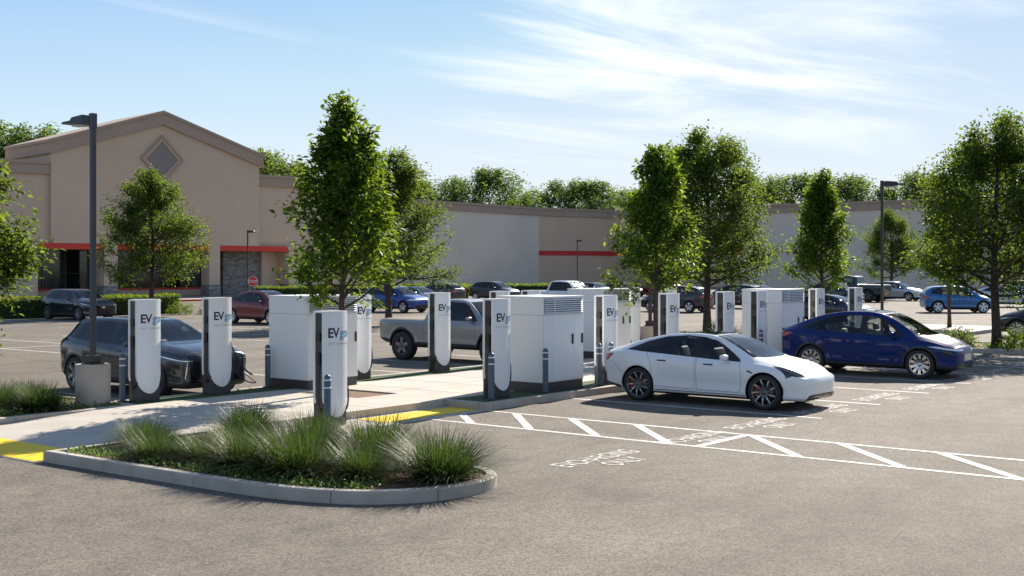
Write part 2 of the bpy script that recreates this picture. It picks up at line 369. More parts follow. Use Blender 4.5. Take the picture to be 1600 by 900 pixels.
M_RIMD = mat('rim_dark', (0.13, 0.13, 0.135), 0.4, metal=0.5)
M_RIMS = mat('rim_silver', (0.55, 0.55, 0.56), 0.25, metal=0.9)
M_DISC = mat('brake_disc', (0.12, 0.12, 0.12), 0.4, metal=0.8)
M_CALR = mat('caliper_red', (0.55, 0.05, 0.02), 0.4)
M_CLAD = mat('car_cladding', (0.030, 0.030, 0.032), 0.55)
M_TRIM = mat('gloss_black_trim', (0.010, 0.010, 0.011), 0.12)
M_SEAM = mat('panel_gap', (0.02, 0.02, 0.022), 0.8)
M_UNDER = mat('underbody', (0.010, 0.010, 0.010), 0.9)
M_CABIN = mat('cabin_dark', (0.018, 0.018, 0.02), 0.7)
M_SEAT = mat('seat_dark', (0.035, 0.034, 0.034), 0.6)
M_SEATG = mat('seat_grey', (0.24, 0.235, 0.23), 0.6)
M_GLASS = glass_mat('car_glass', (0.60, 0.63, 0.64))
M_GLASSD = glass_mat('car_glass_dark', (0.16, 0.17, 0.18))
M_WSCR = glass_mat('windscreen_glass', (0.76, 0.78, 0.78))
M_HEADL = mat('headlight_glass', (0.02, 0.02, 0.022), 0.08, coat=1)
M_HEADW = mat('headlight_white', (0.75, 0.77, 0.8), 0.15, coat=1)
M_TAIL = mat('taillight_red', (0.42, 0.01, 0.012), 0.15, coat=1)
M_CHROME = mat('chrome', (0.7, 0.7, 0.72), 0.15, metal=1)
M_BED = mat('bed_cover', (0.20, 0.145, 0.10), 0.8)
M_CABLE = mat('cable_black', (0.02, 0.02, 0.022), 0.5)
def stone_mat():
    m, N, L, p = new_mat('stacked_stone'); setp(p, Roughness=0.9)
    tc = N.new('ShaderNodeTexCoord'); mp = N.new('ShaderNodeMapping'); mp.inputs['Scale'].default_value = (1.0, 1.0, 3.2); L.new(tc.outputs['Object'], mp.inputs[0])
    v = N.new('ShaderNodeTexVoronoi'); v.inputs['Scale'].default_value = 2.2; L.new(mp.outputs[0], v.inputs['Vector'])
    cr = N.new('ShaderNodeValToRGB'); cr.color_ramp.elements[0].color = (0.14, 0.125, 0.115, 1); cr.color_ramp.elements[1].color = (0.30, 0.285, 0.27, 1)
    sp = N.new('ShaderNodeSeparateColor'); L.new(v.outputs['Color'], sp.inputs[0]); L.new(sp.outputs[0], cr.inputs[0]); L.new(cr.outputs[0], p.inputs['Base Color'])
    b = N.new('ShaderNodeBump'); b.inputs['Strength'].default_value = 0.8; b.inputs['Distance'].default_value = 0.06; L.new(v.outputs['Distance'], b.inputs['Height']); L.new(b.outputs[0], p.inputs['Normal'])
    return m
M_STONE = stone_mat()

# ------------------------------------------------------------------ the setting: ground, walks, kerbs, markings
def structure(o, label=None, cat=None):
    o['kind'] = 'structure'
    return o
bm = bmesh.new()
g0 = [bm.verts.new(p) for p in ((-1500, -1500, 0), (2500, -1500, 0), (2500, 2500, 0), (-1500, 2500, 0))]; bm.faces.new(g0)
structure(finish(bm, 'ground', M_ASPH))
ZW = 0.15
def walk_z(x, y=0):
    return 0.012 + (ZW - 0.012) * min(1.0, max(0.0, (x - 10.4) / 2.9))
WY0, WY1 = 15.95, 19.95
bm = bmesh.new()
xs = [9.4, 10.4, 11.2, 12.2, 13.3, 17.35, 18.55, 57.0]
for a, b in zip(xs[:-1], xs[1:]):
    if a == 17.35:
        prism(bm, [(a, WY0), (b, WY0), (b, 17.5), (a, 17.5)], -0.2, walk_z); prism(bm, [(a, 19.2), (b, 19.2), (b, WY1), (a, WY1)], -0.2, walk_z)
    else:
        prism(bm, [(a, WY0), (b, WY0), (b, WY1), (a, WY1)], -0.2, walk_z)
for x in np.arange(13.3, 56, 1.52):            # tooled joints, drawn as thin dark strips
    if 17.2 < x < 18.6: continue
    box2(bm, (x, WY0 + 0.01, ZW - 0.02), (x + 0.010, WY1 - 0.01, ZW + 0.002), mi=1)
box2(bm, (18.6, 17.9, ZW - 0.02), (56.9, 17.909, ZW + 0.0022), mi=1)
structure(finish(bm, 'pavement', [M_CONC, mat('joint_dark', (0.17, 0.15, 0.13), 0.9)]))
bm = bmesh.new(); prism(bm, [(17.35, 17.5), (18.55, 17.5), (18.55, 19.2), (17.35, 19.2)], -0.2, ZW - 0.03)
structure(finish(bm, 'tree_pit_soil', M_PIT))
bm = bmesh.new(); prism(bm, [(13.55, 14.86), (18.24, 14.86), (18.24, WY0 - 0.001), (13.55, WY0 - 0.001)], -0.1, 0.010)
structure(finish(bm, 'gutter_pavement', M_CONC))
def tactile(name, x0, x1, y0, y1, zf):
    bm = bmesh.new(); n = 6
    for i in range(n):
        a, b = x0 + (x1 - x0) * i / n, x0 + (x1 - x0) * (i + 1) / n
        f = bm.faces.new([bm.verts.new((x, y, zf(x) + 0.006)) for x, y in ((a, y0), (b, y0), (b, y1), (a, y1))])
    st = 0.062
    for i in range(int((x1 - x0 - 0.03) / st)):
        for j in range(int((y1 - y0 - 0.03) / st)):
            x, y = x0 + 0.045 + i * st, y0 + 0.045 + j * st; z = zf(x) + 0.006
            lo = [bm.verts.new((x + 0.015 * math.cos(k * 1.0472), y + 0.015 * math.sin(k * 1.0472), z)) for k in range(6)]
            hi = [bm.verts.new((x + 0.011 * math.cos(k * 1.0472), y + 0.011 * math.sin(k * 1.0472), z + 0.004)) for k in range(6)]
            for k in range(6): bm.faces.new((lo[k], lo[(k + 1) % 6], hi[(k + 1) % 6], hi[k]))
            bm.faces.new(hi)
    return structure(finish(bm, name, M_YEL))
tactile('tactile_paving', 9.43, 10.38, 15.97, 19.9, walk_z)
tactile('tactile_paving', 15.66, 18.22, 15.06, 15.80, lambda x: 0.010)
# charger islands: kerb + turf
bm = bmesh.new()
prism(bm, [(18.24, 14.86), (40.6, 14.86), (40.6, 15.01), (18.24, 15.01)], -0.1, ZW, bev=0.015)
prism(bm, [(18.24, 15.012), (18.39, 15.012), (18.39, 15.948), (18.24, 15.948)], -0.1, ZW, bev=0.015)
prism(bm, [(14.0, 20.78), (56.0, 20.78), (56.0, 20.93), (14.0, 20.93)], -0.1, ZW, bev=0.015)
structure(finish(bm, 'kerb', M_KERB))
bm = bmesh.new()
prism(bm, [(18.392, 15.012), (40.6, 15.012), (40.6, 15.948), (18.392, 15.948)], -0.1, ZW - 0.004)
prism(bm, [(14.0, 19.952), (57.0, 19.952), (57.0, 20.778), (14.0, 20.778)], -0.1, ZW - 0.004)
structure(finish(bm, 'turf_strip', M_TURF))
# planters
def ccw(p):
    a = sum(p[i][0] * p[(i + 1) % len(p)][1] - p[(i + 1) % len(p)][0] * p[i][1] for i in range(len(p)))
    return p if a > 0 else p[::-1]
def smooth2(p, per=4): return [(v[0], v[1]) for v in catmull([(a, b, 0) for a, b in p], per)]
curve = smooth2([(9.54, 15.93), (9.57, 14.0), (9.62, 12.2), (9.72, 11.1), (10.03, 10.2), (10.55, 9.68), (11.12, 9.47), (11.73, 9.5), (12.17, 9.78), (12.42, 10.4), (12.6, 11.6), (12.95, 13.5), (13.45, 15.93)])
PL_A = ccw(curve)
PL_B = ccw([(13.95, 20.0)] + smooth2([(13.95, 24.6), (13.3, 25.5), (12.0, 25.9), (10.6, 25.6), (9.8, 24.6), (9.6, 22.5), (9.6, 20.0)]))
PL_C = ccw([(40.62, 15.93)] + smooth2([(40.62, 12.0), (40.9, 10.4), (41.8, 9.55), (43.2, 9.6), (44.1, 10.5), (44.4, 12.2), (44.4, 15.93)]))
PL_D = ccw([(40.62, 20.94)] + smooth2([(40.62, 24.0), (41.1, 25.5), (42.3, 26.2), (43.6, 25.5), (44.4, 23.6), (44.4, 20.94)]))
PL_E = ccw(smooth2([(15.6, 34.4), (15.4, 36.5), (15.5, 42.0), (16.2, 44.5), (17.6, 45.0), (19.0, 44.2), (19.4, 42.0), (19.4, 36.5), (19.2, 34.6), (17.6, 33.6), (15.6, 34.4)])[:-1])
PL_F = ccw([(32.3, 20.94)] + smooth2([(32.3, 23.0), (32.7, 24.6), (33.7, 25.2), (34.7, 24.6), (35.1, 23.0), (35.1, 20.94)]))
SOILS = []
for nm, pl, zt in (('kerb', PL_A, ZW + 0.005), ('kerb', PL_B, ZW + 0.006), ('kerb', PL_C, ZW + 0.004), ('kerb', PL_D, ZW + 0.004), ('kerb', PL_E, ZW), ('kerb', PL_F, ZW + 0.003)):
    bm = bmesh.new(); inner = kerb_ring(bm, pl, 0.15, -0.05, zt); structure(finish(bm, nm, M_KERB, smooth=30))
    bm = bmesh.new(); f = bm.faces.new([bm.verts.new((x, y, zt - 0.035)) for x, y in inner]); bmesh.ops.triangulate(bm, faces=[f])
    structure(finish(bm, 'planter_soil', M_SOIL)); SOILS.append((inner, zt - 0.035))
# painted lines
def line(bm, a, b, w, z):
    a, b = Vector(a), Vector(b); d = (b - a).normalized(); n = Vector((-d.y, d.x)) * w / 2
    bm.faces.new([bm.verts.new((p.x, p.y, z)) for p in (a - n, b - n, b + n, a + n)])
bm = bmesh.new()
STALL = 2.86
for k in range(0, 8):
    x = 21.10 + k * STALL
    if k < 7: line(bm, (x, 9.27), (x, 14.86), 0.10, 0.004)
line(bm, (18.26, 2.0), (18.26, 14.86), 0.10, 0.004); line(bm, (16.58, 2.0), (16.58, 14.82), 0.10, 0.004)
for k in range(0, 9):
    x = 15.07 + k * STALL; line(bm, (x, 20.94), (x, 26.2), 0.10, 0.004)
for k in range(0, 12):
    x = 22.2 + k * STALL; line(bm, (x, 34.2), (x, 45.2), 0.10, 0.004)
line(bm, (19.5, 39.7), (56, 39.7), 0.10, 0.0045)
for k in range(0, 14):
    x = 30.8 + k * STALL; line(bm, (x, 57.0), (x, 62.2), 0.10, 0.004)
for k in range(0, 9):
    x = 60.0 + k * STALL; line(bm, (x, 20.0), (x, 25.4), 0.10, 0.004)
structure(finish(bm, 'stall_lines', M_WHITE))
bm = bmesh.new()
for a, b in (((17.47, 14.84), (16.62, 13.9)), ((18.22, 14.15), (16.62, 12.6)), ((18.22, 12.85), (16.62, 11.22)), ((18.22, 11.45), (16.62, 9.86)),
             ((16.62, 9.32), (18.22, 9.32)), ((18.22, 9.22), (16.62, 7.67)), ((18.22, 7.68), (16.62, 6.12)), ((18.22, 6.13), (16.62, 4.55))):
    line(bm, a, b, 0.15, 0.0048)
structure(finish(bm, 'hatched_lines', M_WHITE))
ME_T1 = text_mesh('EVCHARGING', 0.52, 0.0, 0.98, 'CENTER'); ME_T2 = text_mesh('ONLY', 0.52, 0.0, 0.98, 'CENTER')
ME_T1.materials.append(M_WHITE); ME_T2.materials.append(M_WHITE)
for x in (14.66, 17.42, 19.72, 22.53, 25.39, 28.25, 31.11, 33.97, 36.83):
    for me, y in ((ME_T1, 9.72), (ME_T2, 9.26)):
        o = link('painted_words', me); o.location = (x, y, 0.0056); o.scale = (0.585, 1, 1); structure(o)

# ------------------------------------------------------------------ chargers
CH_W, CH_D, CH_H = 0.56, 0.27, 1.99
def face_y(x):                        # bowed front of the shield
    return -CH_D / 2 - 0.055 * (1 - (x / (CH_W / 2)) ** 2)
def shield(bm, sgn):
    """white U-bottomed shield, front (sgn=-1 at -Y)"""
    hw = CH_W / 2; zb = 0.15; nx = 16
    cols = []
    for i in range(nx + 1):
        x = -hw + CH_W * i / nx; t = max(0.0, 1 - (x / hw) ** 2)
        lo = zb + 0.36 * (1 - math.sqrt(t)); cols.append((x, lo))
    hi = CH_H - 0.004; nz = 14; grid_o, grid_i = [], []
    for x, lo in cols:
        yo = face_y(x); yi = -CH_D / 2 + 0.050
        grid_o.append([bm.verts.new((x, -sgn * yo * 1.0, lo + (hi - lo) * k / nz)) for k in range(nz + 1)])
        grid_i.append([bm.verts.new((x * 0.985, -sgn * yi, lo + 0.012 + (hi - lo - 0.012) * k / nz)) for k in range(nz + 1)])
    for i in range(nx):
        for k in range(nz):
            for G in (grid_o, grid_i): bm.faces.new((G[i][k], G[i + 1][k], G[i + 1][k + 1], G[i][k + 1]))
        for k in (0, nz): bm.faces.new((grid_o[i][k], grid_o[i + 1][k], grid_i[i + 1][k], grid_i[i][k]))
    for i in (0, nx):
        for k in range(nz): bm.faces.new((grid_o[i][k], grid_o[i][k + 1], grid_i[i][k + 1], grid_i[i][k]))
    bmesh.ops.recalc_face_normals(bm, faces=bm.faces)
def make_charger(label, loc):
    t = thing('ev_charger', label, 'ev charger', loc, 0.0, 'fast chargers on the islands')
    bm = bmesh.new(); shield(bm, -1); fs = finish(bm, 'front_shield', M_CHW, t, smooth=40)
    bm = bmesh.new(); shield(bm, 1); finish(bm, 'rear_shield', M_CHW, t, smooth=40)
    bm = bmesh.new(); box2(bm, (-0.262, -CH_D / 2 + 0.051, 0.0), (0.262, CH_D / 2 - 0.051, CH_H - 0.02), bev=0.006); finish(bm, 'core', M_CHD, t)
    bm = bmesh.new(); box2(bm, (-0.262, -CH_D / 2 - 0.004, 0.0), (0.262, CH_D / 2 + 0.004, 0.40), bev=0.012)
    # cut back so the shield stands proud of the plinth
    finish(bm, 'plinth', M_CHB, t)
    bm = bmesh.new()
    n = 16; top = [(-CH_W / 2 + CH_W * i / n) for i in range(n + 1)]
    pts = [(x, face_y(x)) for x in top] + [(x, -face_y(x)) for x in reversed(top)]
    prism(bm, [(x * 0.995, y * 0.992) for x, y in pts], CH_H - 0.018, CH_H + 0.012, bev=0.008); finish(bm, 'top_cap', M_CHW, t)
    # connector holsters and cables on both flanks
    for s in (-1, 1):
        bm = bmesh.new(); box(bm, (s * 0.268, 0.0, 1.55), (0.05, 0.10, 0.16), bev=0.015); finish(bm, 'display', M_BLACK, t)
        bm = bmesh.new(); box(bm, (s * 0.285, -0.01, 1.18), (0.06, 0.08, 0.22), bev=0.02)
        h = finish(bm, 'holster', M_BLACK, t)
        bm = bmesh.new()
        p = catmull([(s * 0.285, -0.03, 1.08), (s * 0.305, -0.05, 0.9), (s * 0.345, -0.08, 0.65), (s * 0.35, -0.09, 0.42), (s * 0.31, -0.08, 0.26), (s * 0.262, -0.04, 0.32)], 5)
        tube(bm, p, 0.016, 7); finish(bm, 'cable', M_CABLE, h)
    def stick(me, x0, z0, m, name, par):
        co = np.zeros(len(me.vertices) * 3, dtype=np.float32); me.vertices.foreach_get('co', co); co = co.reshape(-1, 3)
        x = x0 + co[:, 0]; z = z0 + co[:, 1]; hw = CH_W / 2
        y = -CH_D / 2 - 0.055 * (1 - (x / hw) ** 2) - 0.003
        me.vertices.foreach_set('co', np.stack([x, y, z], 1).astype(np.float32).ravel()); me.materials.append(m); me.update()
        return link(name, me, par)
    def dense(me):
        bm = bmesh.new(); bm.from_mesh(me); bmesh.ops.triangulate(bm, faces=bm.faces)
        for k in range(2): bmesh.ops.subdivide_edges(bm, edges=[e for e in bm.edges if e.calc_length() > 0.025], cuts=1)
        bm.to_mesh(me); bm.free(); return me
    stick(dense(text_mesh('EV', 0.235, 0.006, 0.88)), -0.212, 1.545, M_NAVY, 'logo_letters', fs)
    stick(dense(text_mesh('go', 0.235, 0.0015, 0.98)), 0.050, 1.545, M_BLUE, 'logo_letters', fs)
    stick(dense(text_mesh('FAST CHARGING', 0.056, 0.0, 1.22)), -0.205, 1.415, M_GRAYT, 'caption_letters', fs)
    return t
ch0 = make_charger('white fast charger behind the grass clumps with a slate bollard before its face', (14.82, 15.62, 0.012))
CH = [  # x (left edge), y front, label
    (14.19, 20.36, 'white fast charger at the far left, just right of the concrete lamp pedestal'),
    (15.96, 20.36, 'white fast charger hiding the nose of the plugged-in black SUV, cable hanging at its right'),
    (20.12, 20.36, 'white fast charger right behind the left power cabinet, seen past the front charger'),
    (22.98, 20.36, 'white fast charger standing alone in front of the grey pickup truck'),
    (25.45, 20.36, 'white fast charger showing only its top, nearest the grey pickup cab'),
    (26.85, 20.36, 'white fast charger showing only its top, directly below the white pickup bed'),
    (32.1, 20.36, 'white fast charger whose edge shows right of the rear vented power cabinet'),
    (34.35, 20.36, 'white fast charger partly hidden behind another charger above the white sedan roof'),
    (18.93, 15.24, 'white fast charger on the kerbed island corner, touching the near vented cabinet'),
    (22.92, 15.24, 'white fast charger behind the tail of the white sedan with two bollards before it'),
    (25.72, 15.24, 'white fast charger above the white sedan roof, beside the thin lamp pole'),
    (28.62, 15.24, 'white fast charger rising above the white sedan windscreen, right of the broad tree trunk'),
    (30.55, 15.24, 'white fast charger directly left of the far right power cabinet'),
    (34.42, 15.24, 'white fast charger above the rear window of the blue crossover, right of the far cabinet'),
    (37.4, 15.24, 'white fast charger above the roof of the blue crossover, rightmost of all'),
]
for x, y, lb in CH:
    dup(ch0, (x + CH_W / 2, y + CH_D / 2 + 0.03, ZW - 0.004), 0.0, lb)

# ------------------------------------------------------------------ power cabinets
def make_cabinet(label, x, y):
    W, D, H = 1.50, 1.25, 2.02
    t = thing('power_cabinet', label, 'power cabinet', (x, y, ZW - 0.004), 0.0, 'power cabinets between the chargers')
    bm = bmesh.new(); box2(bm, (0.0, 0.0, 0.20), (W, D, H - 0.035), bev=0.006)
    for z in (1.62,):                                     # folded seams
        box2(bm, (0.01, -0.0012, z), (W - 0.01, 0.006, z + 0.008), mi=1); box2(bm, (-0.0012, 0.01, z), (0.006, D - 0.01, z + 0.008), mi=1)
    finish(bm, 'body', [M_CABW, M_GRAYT], t)
    bm = bmesh.new(); box2(bm, (-0.012, -0.012, H - 0.035), (W + 0.012, D + 0.012, H), bev=0.008); finish(bm, 'lid', M_CABW, t)
    bm = bmesh.new(); box2(bm, (0.012, 0.012, 0.0), (W - 0.012, D - 0.012, 0.2)); finish(bm, 'plinth', M_CHB, t)
    for a, b, hx in ((0.02, 0.375, None), (0.381, 1.14, 1.06), (1.146, W - 0.02, 1.42)):
        bm = bmesh.new(); box2(bm, (a, -0.010, 0.22), (b, -0.0005, 1.60), bev=0.003)
        dr = finish(bm, 'door', M_CABW, t)
        if hx:
            bm = bmesh.new(); box2(bm, (hx - 0.022, -0.040, 0.98), (hx + 0.022, -0.0105, 1.20), bev=0.012); finish(bm, 'handle', M_BLACK, dr)
    bm = bmesh.new()
    box2(bm, (0.06, -0.004, 1.65), (W - 0.05, -0.0008, 1.965), mi=1)
    for k in range(7):
        z = 1.665 + k * 0.0445
        v = [bm.verts.new(p) for p in ((0.06, -0.006, z + 0.020), (W - 0.05, -0.006, z + 0.020), (W - 0.05, -0.026, z), (0.06, -0.026, z))]; bm.faces.new(v)
        v2 = [bm.verts.new(p) for p in ((0.06, -0.006, z + 0.014), (W - 0.05, -0.006, z + 0.014), (W - 0.05, -0.026, z - 0.006), (0.06, -0.026, z - 0.006))]; bm.faces.new(v2[::-1])
        bm.faces.new((v[3], v[2], v2[2], v2[3]))
    box2(bm, (0.40, -0.032, 1.65), (0.412, -0.004, 1.965))
    finish(bm, 'vent', [M_CABW, mat('vent_shadow', (0.04, 0.04, 0.045), 0.7)], t)
    return t
cb0 = make_cabinet('white power cabinet left of the front charger, its plain side facing the black SUV', 17.88, 19.54)
dup(cb0, (20.53, 15.22, ZW - 0.004), 0, 'white vented power cabinet on the kerbed island in the middle, with a bollard before it')
dup(cb0, (29.3, 19.56, ZW - 0.004), 0, 'white vented power cabinet farther back, left of the thin lamp pole')
dup(cb0, (31.92, 15.22, ZW - 0.004), 0, 'white vented power cabinet at the tail of the blue crossover')

# ------------------------------------------------------------------ bollards
def make_bollard(label, loc):
    t = thing('bollard', label, 'bollard', loc, 0.0, 'slate bollards guarding the chargers')
    bm = bmesh.new(); r = 0.06
    lathe(bm, [(r, 0.0), (r, 0.86), (r * 0.97, 0.885), (r * 0.8, 0.92), (r * 0.45, 0.94), (0.001, 0.945)], 20, cap=False); finish(bm, 'post', M_BOLL, t)
    for z in (0.72, 0.85):
        bm = bmesh.new(); lathe(bm, [(r + 0.0005, z - 0.012), (r + 0.003, z - 0.010), (r + 0.003, z + 0.010), (r + 0.0005, z + 0.012)], 20); finish(bm, 'reflective_band', M_BOLW, t)
    bm = bmesh.new(); lathe(bm, [(0.11, 0.0), (0.11, 0.02), (0.1, 0.028), (r, 0.028)], 20); finish(bm, 'base_plate', M_BLACK, t)
    return t
bo0 = make_bollard('slate bollard in front of the front charger face, rising from the grass', (14.36, 15.2, 0.010))
for x, y, lb in ((14.02, 20.6, 'slate bollard between the concrete lamp pedestal and the leftmost charger'),
                 (17.70, 20.62, 'slate bollard left of the left power cabinet, beside the dangling charging cable'),
                 (18.72, 15.14, 'slate bollard at the island corner in front of the charger beside the vented cabinet'),
                 (20.49, 15.12, 'slate bollard in front of the middle vented cabinet'),
                 (22.50, 15.12, 'slate bollard left of the pair behind the white sedan tail'),
                 (22.98, 15.12, 'slate bollard touching the white sedan tail, right one of the pair'),
                 (30.42, 15.12, 'slate bollard in front of the charger beside the far right cabinet'),
                 (31.86, 15.12, 'slate bollard at the tail of the blue crossover')):
    dup(bo0, (x, y, ZW - 0.004), 0, lb)

# ------------------------------------------------------------------ vehicles
def pchip(tab):
    X = np.array([a for a, _ in tab], float); Y = np.array([b for _, b in tab], float)
    h = np.diff(X); d = np.diff(Y) / h; m = np.zeros(len(X)); m[0] = d[0]; m[-1] = d[-1]
    for i in range(1, len(X) - 1):
        if d[i - 1] * d[i] > 0:
            w1, w2 = 2 * h[i] + h[i - 1], h[i] + 2 * h[i - 1]; m[i] = (w1 + w2) / (w1 / d[i - 1] + w2 / d[i])
    def f(x):
        x = np.clip(np.asarray(x, float), X[0], X[-1]); i = np.clip(np.searchsorted(X, x) - 1, 0, len(h) - 1)
        t = (x - X[i]) / h[i]
        return ((1 + 2 * t) * (1 - t) ** 2) * Y[i] + t * (1 - t) ** 2 * h[i] * m[i] + t * t * (3 - 2 * t) * Y[i + 1] + t * t * (t - 1) * h[i] * m[i + 1]
    return f
def section(sp, x):
    """half section of the body at station x as (y, z) control points, underside to crown"""
    w, zb, zw, zt, yr = float(sp['w'](x)), float(sp['zb'](x)), float(sp['zw'](x)), float(sp['zt'](x)), float(sp['yr'](x))
    h = max(zt - zw, 0.02); t = min(1.0, max(0.0, (h - 0.07) / 0.30)); t = t * t * (3 - 2 * t); dz = zw - zb; cr = sp.get('crown', 0.075)
    yR = (1 - t) * 0.82 * w + t * yr; zR = zt - ((1 - t) * 0.50 * h + t * cr)
    sq = sp.get('square', 0.0)
    P = [(0, zb), (0.55 * w, zb), (0.84 * w, zb + 0.005), (0.945 * w, zb + 0.04), (0.975 * w, zb + 0.14 * dz), (sp.get('waist', 0.972) * w, zb + 0.36 * dz),
         (0.99 * w, zb + 0.56 * dz), (1.0 * w, zb + 0.72 * dz), (0.992 * w, zb + 0.86 * dz), (0.965 * w, zb + 0.955 * dz), (0.93 * w, zw)]
    yS, zS = 0.93 * w, zw
    P += [((1 - .12) * yS + .12 * yR, zS + 0.12 * (zR - zS)), (.5 * yS + .5 * yR + 0.012 * t, .5 * (zS + zR)), (yR + 0.004 * t, zR),
          (yR - 0.05 - 0.08 * (1 - t), zR + 0.72 * (zt - zR)), (0.52 * yR, zt - 0.10 * (zt - zR)), (0.25 * yR, zt - 0.01 * (zt - zR)), (0, zt)]
    return P
def half_ring(P, n=44):
    P = np.array(P); Q = np.vstack([P[0] * [-1, 1] + [0, 0] if False else 2 * P[0] - P[1], P, [-P[-2][0], P[-2][1]]])
    pts = []
    for i in range(1, len(Q) - 2):
        p0, p1, p2, p3 = Q[i - 1], Q[i], Q[i + 1], Q[i + 2]
        d1, d2, d3 = [max(1e-4, np.linalg.norm(b - a)) ** 0.5 for a, b in ((p0, p1), (p1, p2), (p2, p3))]
        m1 = (p1 - p0) / d1 - (p2 - p0) / (d1 + d2) + (p2 - p1) / d2; m2 = (p2 - p1) / d2 - (p3 - p1) / (d2 + d3) + (p3 - p2) / d3
        m1 *= d2; m2 *= d2
        for k in range(3):
            t = k / 3; pts.append((2 * t ** 3 - 3 * t * t + 1) * p1 + (t ** 3 - 2 * t * t + t) * m1 + (-2 * t ** 3 + 3 * t * t) * p2 + (t ** 3 - t * t) * m2)
    pts.append(P[-1]); return np.array(pts)
def circle(cx, cz, r, n=28): return [(cx + r * math.cos(2 * math.pi * k / n), cz + r * math.sin(2 * math.pi * k / n)) for k in range(n)]
def in_poly(px, pz, poly):
    c = False; n = len(poly)
    for i in range(n):
        x1, z1 = poly[i]; x2, z2 = poly[i - 1]
        if (z1 > pz) != (z2 > pz) and px < (x2 - x1) * (pz - z1) / (z2 - z1) + x1: c = not c
    return c
AX = {'side': (0, 2), 'top': (0, 1), 'front': (1, 2)}
def body_shell(sp, ns=90):
    x0, x1, caps = sp['x0'], sp['x1'], sp.get('caps', (0.10, 0.12))
    xa, xb = x0 + caps[0], x1 - caps[1]
    xs = xa + (xb - xa) * (np.linspace(0, 1, ns)); rings = []
    for extra in sp.get('dense', ()): xs = np.concatenate([xs, np.linspace(extra[0], extra[1], extra[2])])
    xs = np.unique(np.round(xs, 4))
    keep = [xs[0]]
    for x in xs[1:]:
        if x - keep[-1] > 0.006: keep.append(x)
    arches = [(sp['ax'][0], sp['r']), (sp['ax'][1], sp['r'])]
    def ring(x, s, xo, zc):
        h = half_ring(section(sp, x)); y, z = h[:, 0].copy(), h[:, 1].copy()
        for ax, r in arches:                                          # wheel-arch flare
            d = np.hypot(x - ax, z - r); fl = sp.get('flare', 0.022) * np.exp(-((d - (r + 0.06)) / 0.09) ** 2); y = y + fl * (y > 0.6 * np.max(y)) * (z < float(sp['zw'](x)))
        y *= s[0]; z = zc + (z - zc) * s[1]
        full = np.concatenate([np.stack([np.full(len(y), xo), y, z], 1), np.stack([np.full(len(y) - 2, xo), -y[-2:0:-1], z[-2:0:-1]], 1)])
        return full
    seq = [0.97, 0.90, 0.74, 0.5, 0.22]
    zr, zf = sp['capz']
    for s in reversed(seq): rings.append(ring(keep[0], (s, s), keep[0] - caps[0] * math.sqrt(1 - s ** 2.6), zr))
    for x in keep: rings.append(ring(x, (1, 1), x, 0))
    for s in seq: rings.append(ring(keep[-1], (s, s), keep[-1] + caps[1] * math.sqrt(1 - s ** 2.6), zf))
    V = np.array(rings); n, m = V.shape[0], V.shape[1]
    bm = bmesh.new(); L = bm.verts.layers.float_vector.new('nrm')
    vv = [[bm.verts.new(V[i, j]) for j in range(m)] for i in range(n)]
    for i in range(n - 1):
        for j in range(m):
            k = (j + 1) % m; bm.faces.new((vv[i][j], vv[i][k], vv[i + 1][k], vv[i + 1][j]))
    bm.faces.new(vv[0]); bm.faces.new(list(reversed(vv[-1])))
    bmesh.ops.recalc_face_normals(bm, faces=bm.faces)
    bmesh.ops.triangulate(bm, faces=[f for f in bm.faces if len(f.verts) > 4]); bm.normal_update()
    for v in bm.verts: v[L] = v.normal
    bm.faces.layers.int.new('reg')
    return bm
def cut(bm, poly, view, reg, keep=None, only=None):
    """split the faces under poly (seen from the side, top or front) along its outline and give those inside the region id"""
    a, b = AX[view]; lay = bm.faces.layers.int['reg']; P = [Vector(p) for p in poly]
    lo = [min(p[i] for p in P) for i in (0, 1)]; hi = [max(p[i] for p in P) for i in (0, 1)]
    def cand():
        out = []
        for f in bm.faces:
            if keep is not None and not keep(f): continue
            if only is not None and f[lay] not in only: continue
            c0 = [v.co[a] for v in f.verts]; c1 = [v.co[b] for v in f.verts]
            if max(c0) >= lo[0] - 1e-6 and min(c0) <= hi[0] + 1e-6 and max(c1) >= lo[1] - 1e-6 and min(c1) <= hi[1] + 1e-6: out.append(f)
        return out
    C = set(cand())
    for i in range(len(P)):
        p, q = P[i - 1], P[i]; d = q - p
        if d.length < 1e-6: continue
        n2 = Vector((-d.y, d.x)).normalized(); n = Vector((0, 0, 0)); n[a] = n2.x; n[b] = n2.y
        co = Vector((0, 0, 0)); co[a] = p.x; co[b] = p.y
        mid = (p + q) / 2; rx, ry = abs(d.x) / 2 + 0.03, abs(d.y) / 2 + 0.03
        fs = []
        for f in C:
            c0 = [v.co[a] for v in f.verts]; c1 = [v.co[b] for v in f.verts]
            if max(c0) < mid.x - rx or min(c0) > mid.x + rx or max(c1) < mid.y - ry or min(c1) > mid.y + ry: continue
            ds = [(u - p.x) * n2.x + (w - p.y) * n2.y for u, w in zip(c0, c1)]
            if min(ds) < -1e-5 and max(ds) > 1e-5: fs.append(f)
        if not fs: continue
        geom = list({e for f in fs for e in f.edges}) + fs + list({v for f in fs for v in f.verts})
        ret = bmesh.ops.bisect_plane(bm, geom=geom, dist=1e-5, plane_co=co, plane_no=n)
        C = {f for f in C if f.is_valid} | {g for g in ret['geom'] if isinstance(g, bmesh.types.BMFace)}
    tp = [(p.x, p.y) for p in P]
    for f in C:
        if only is not None and f[lay] not in only: continue
        c = f.calc_center_median()
        if in_poly(c[a], c[b], tp): f[lay] = reg
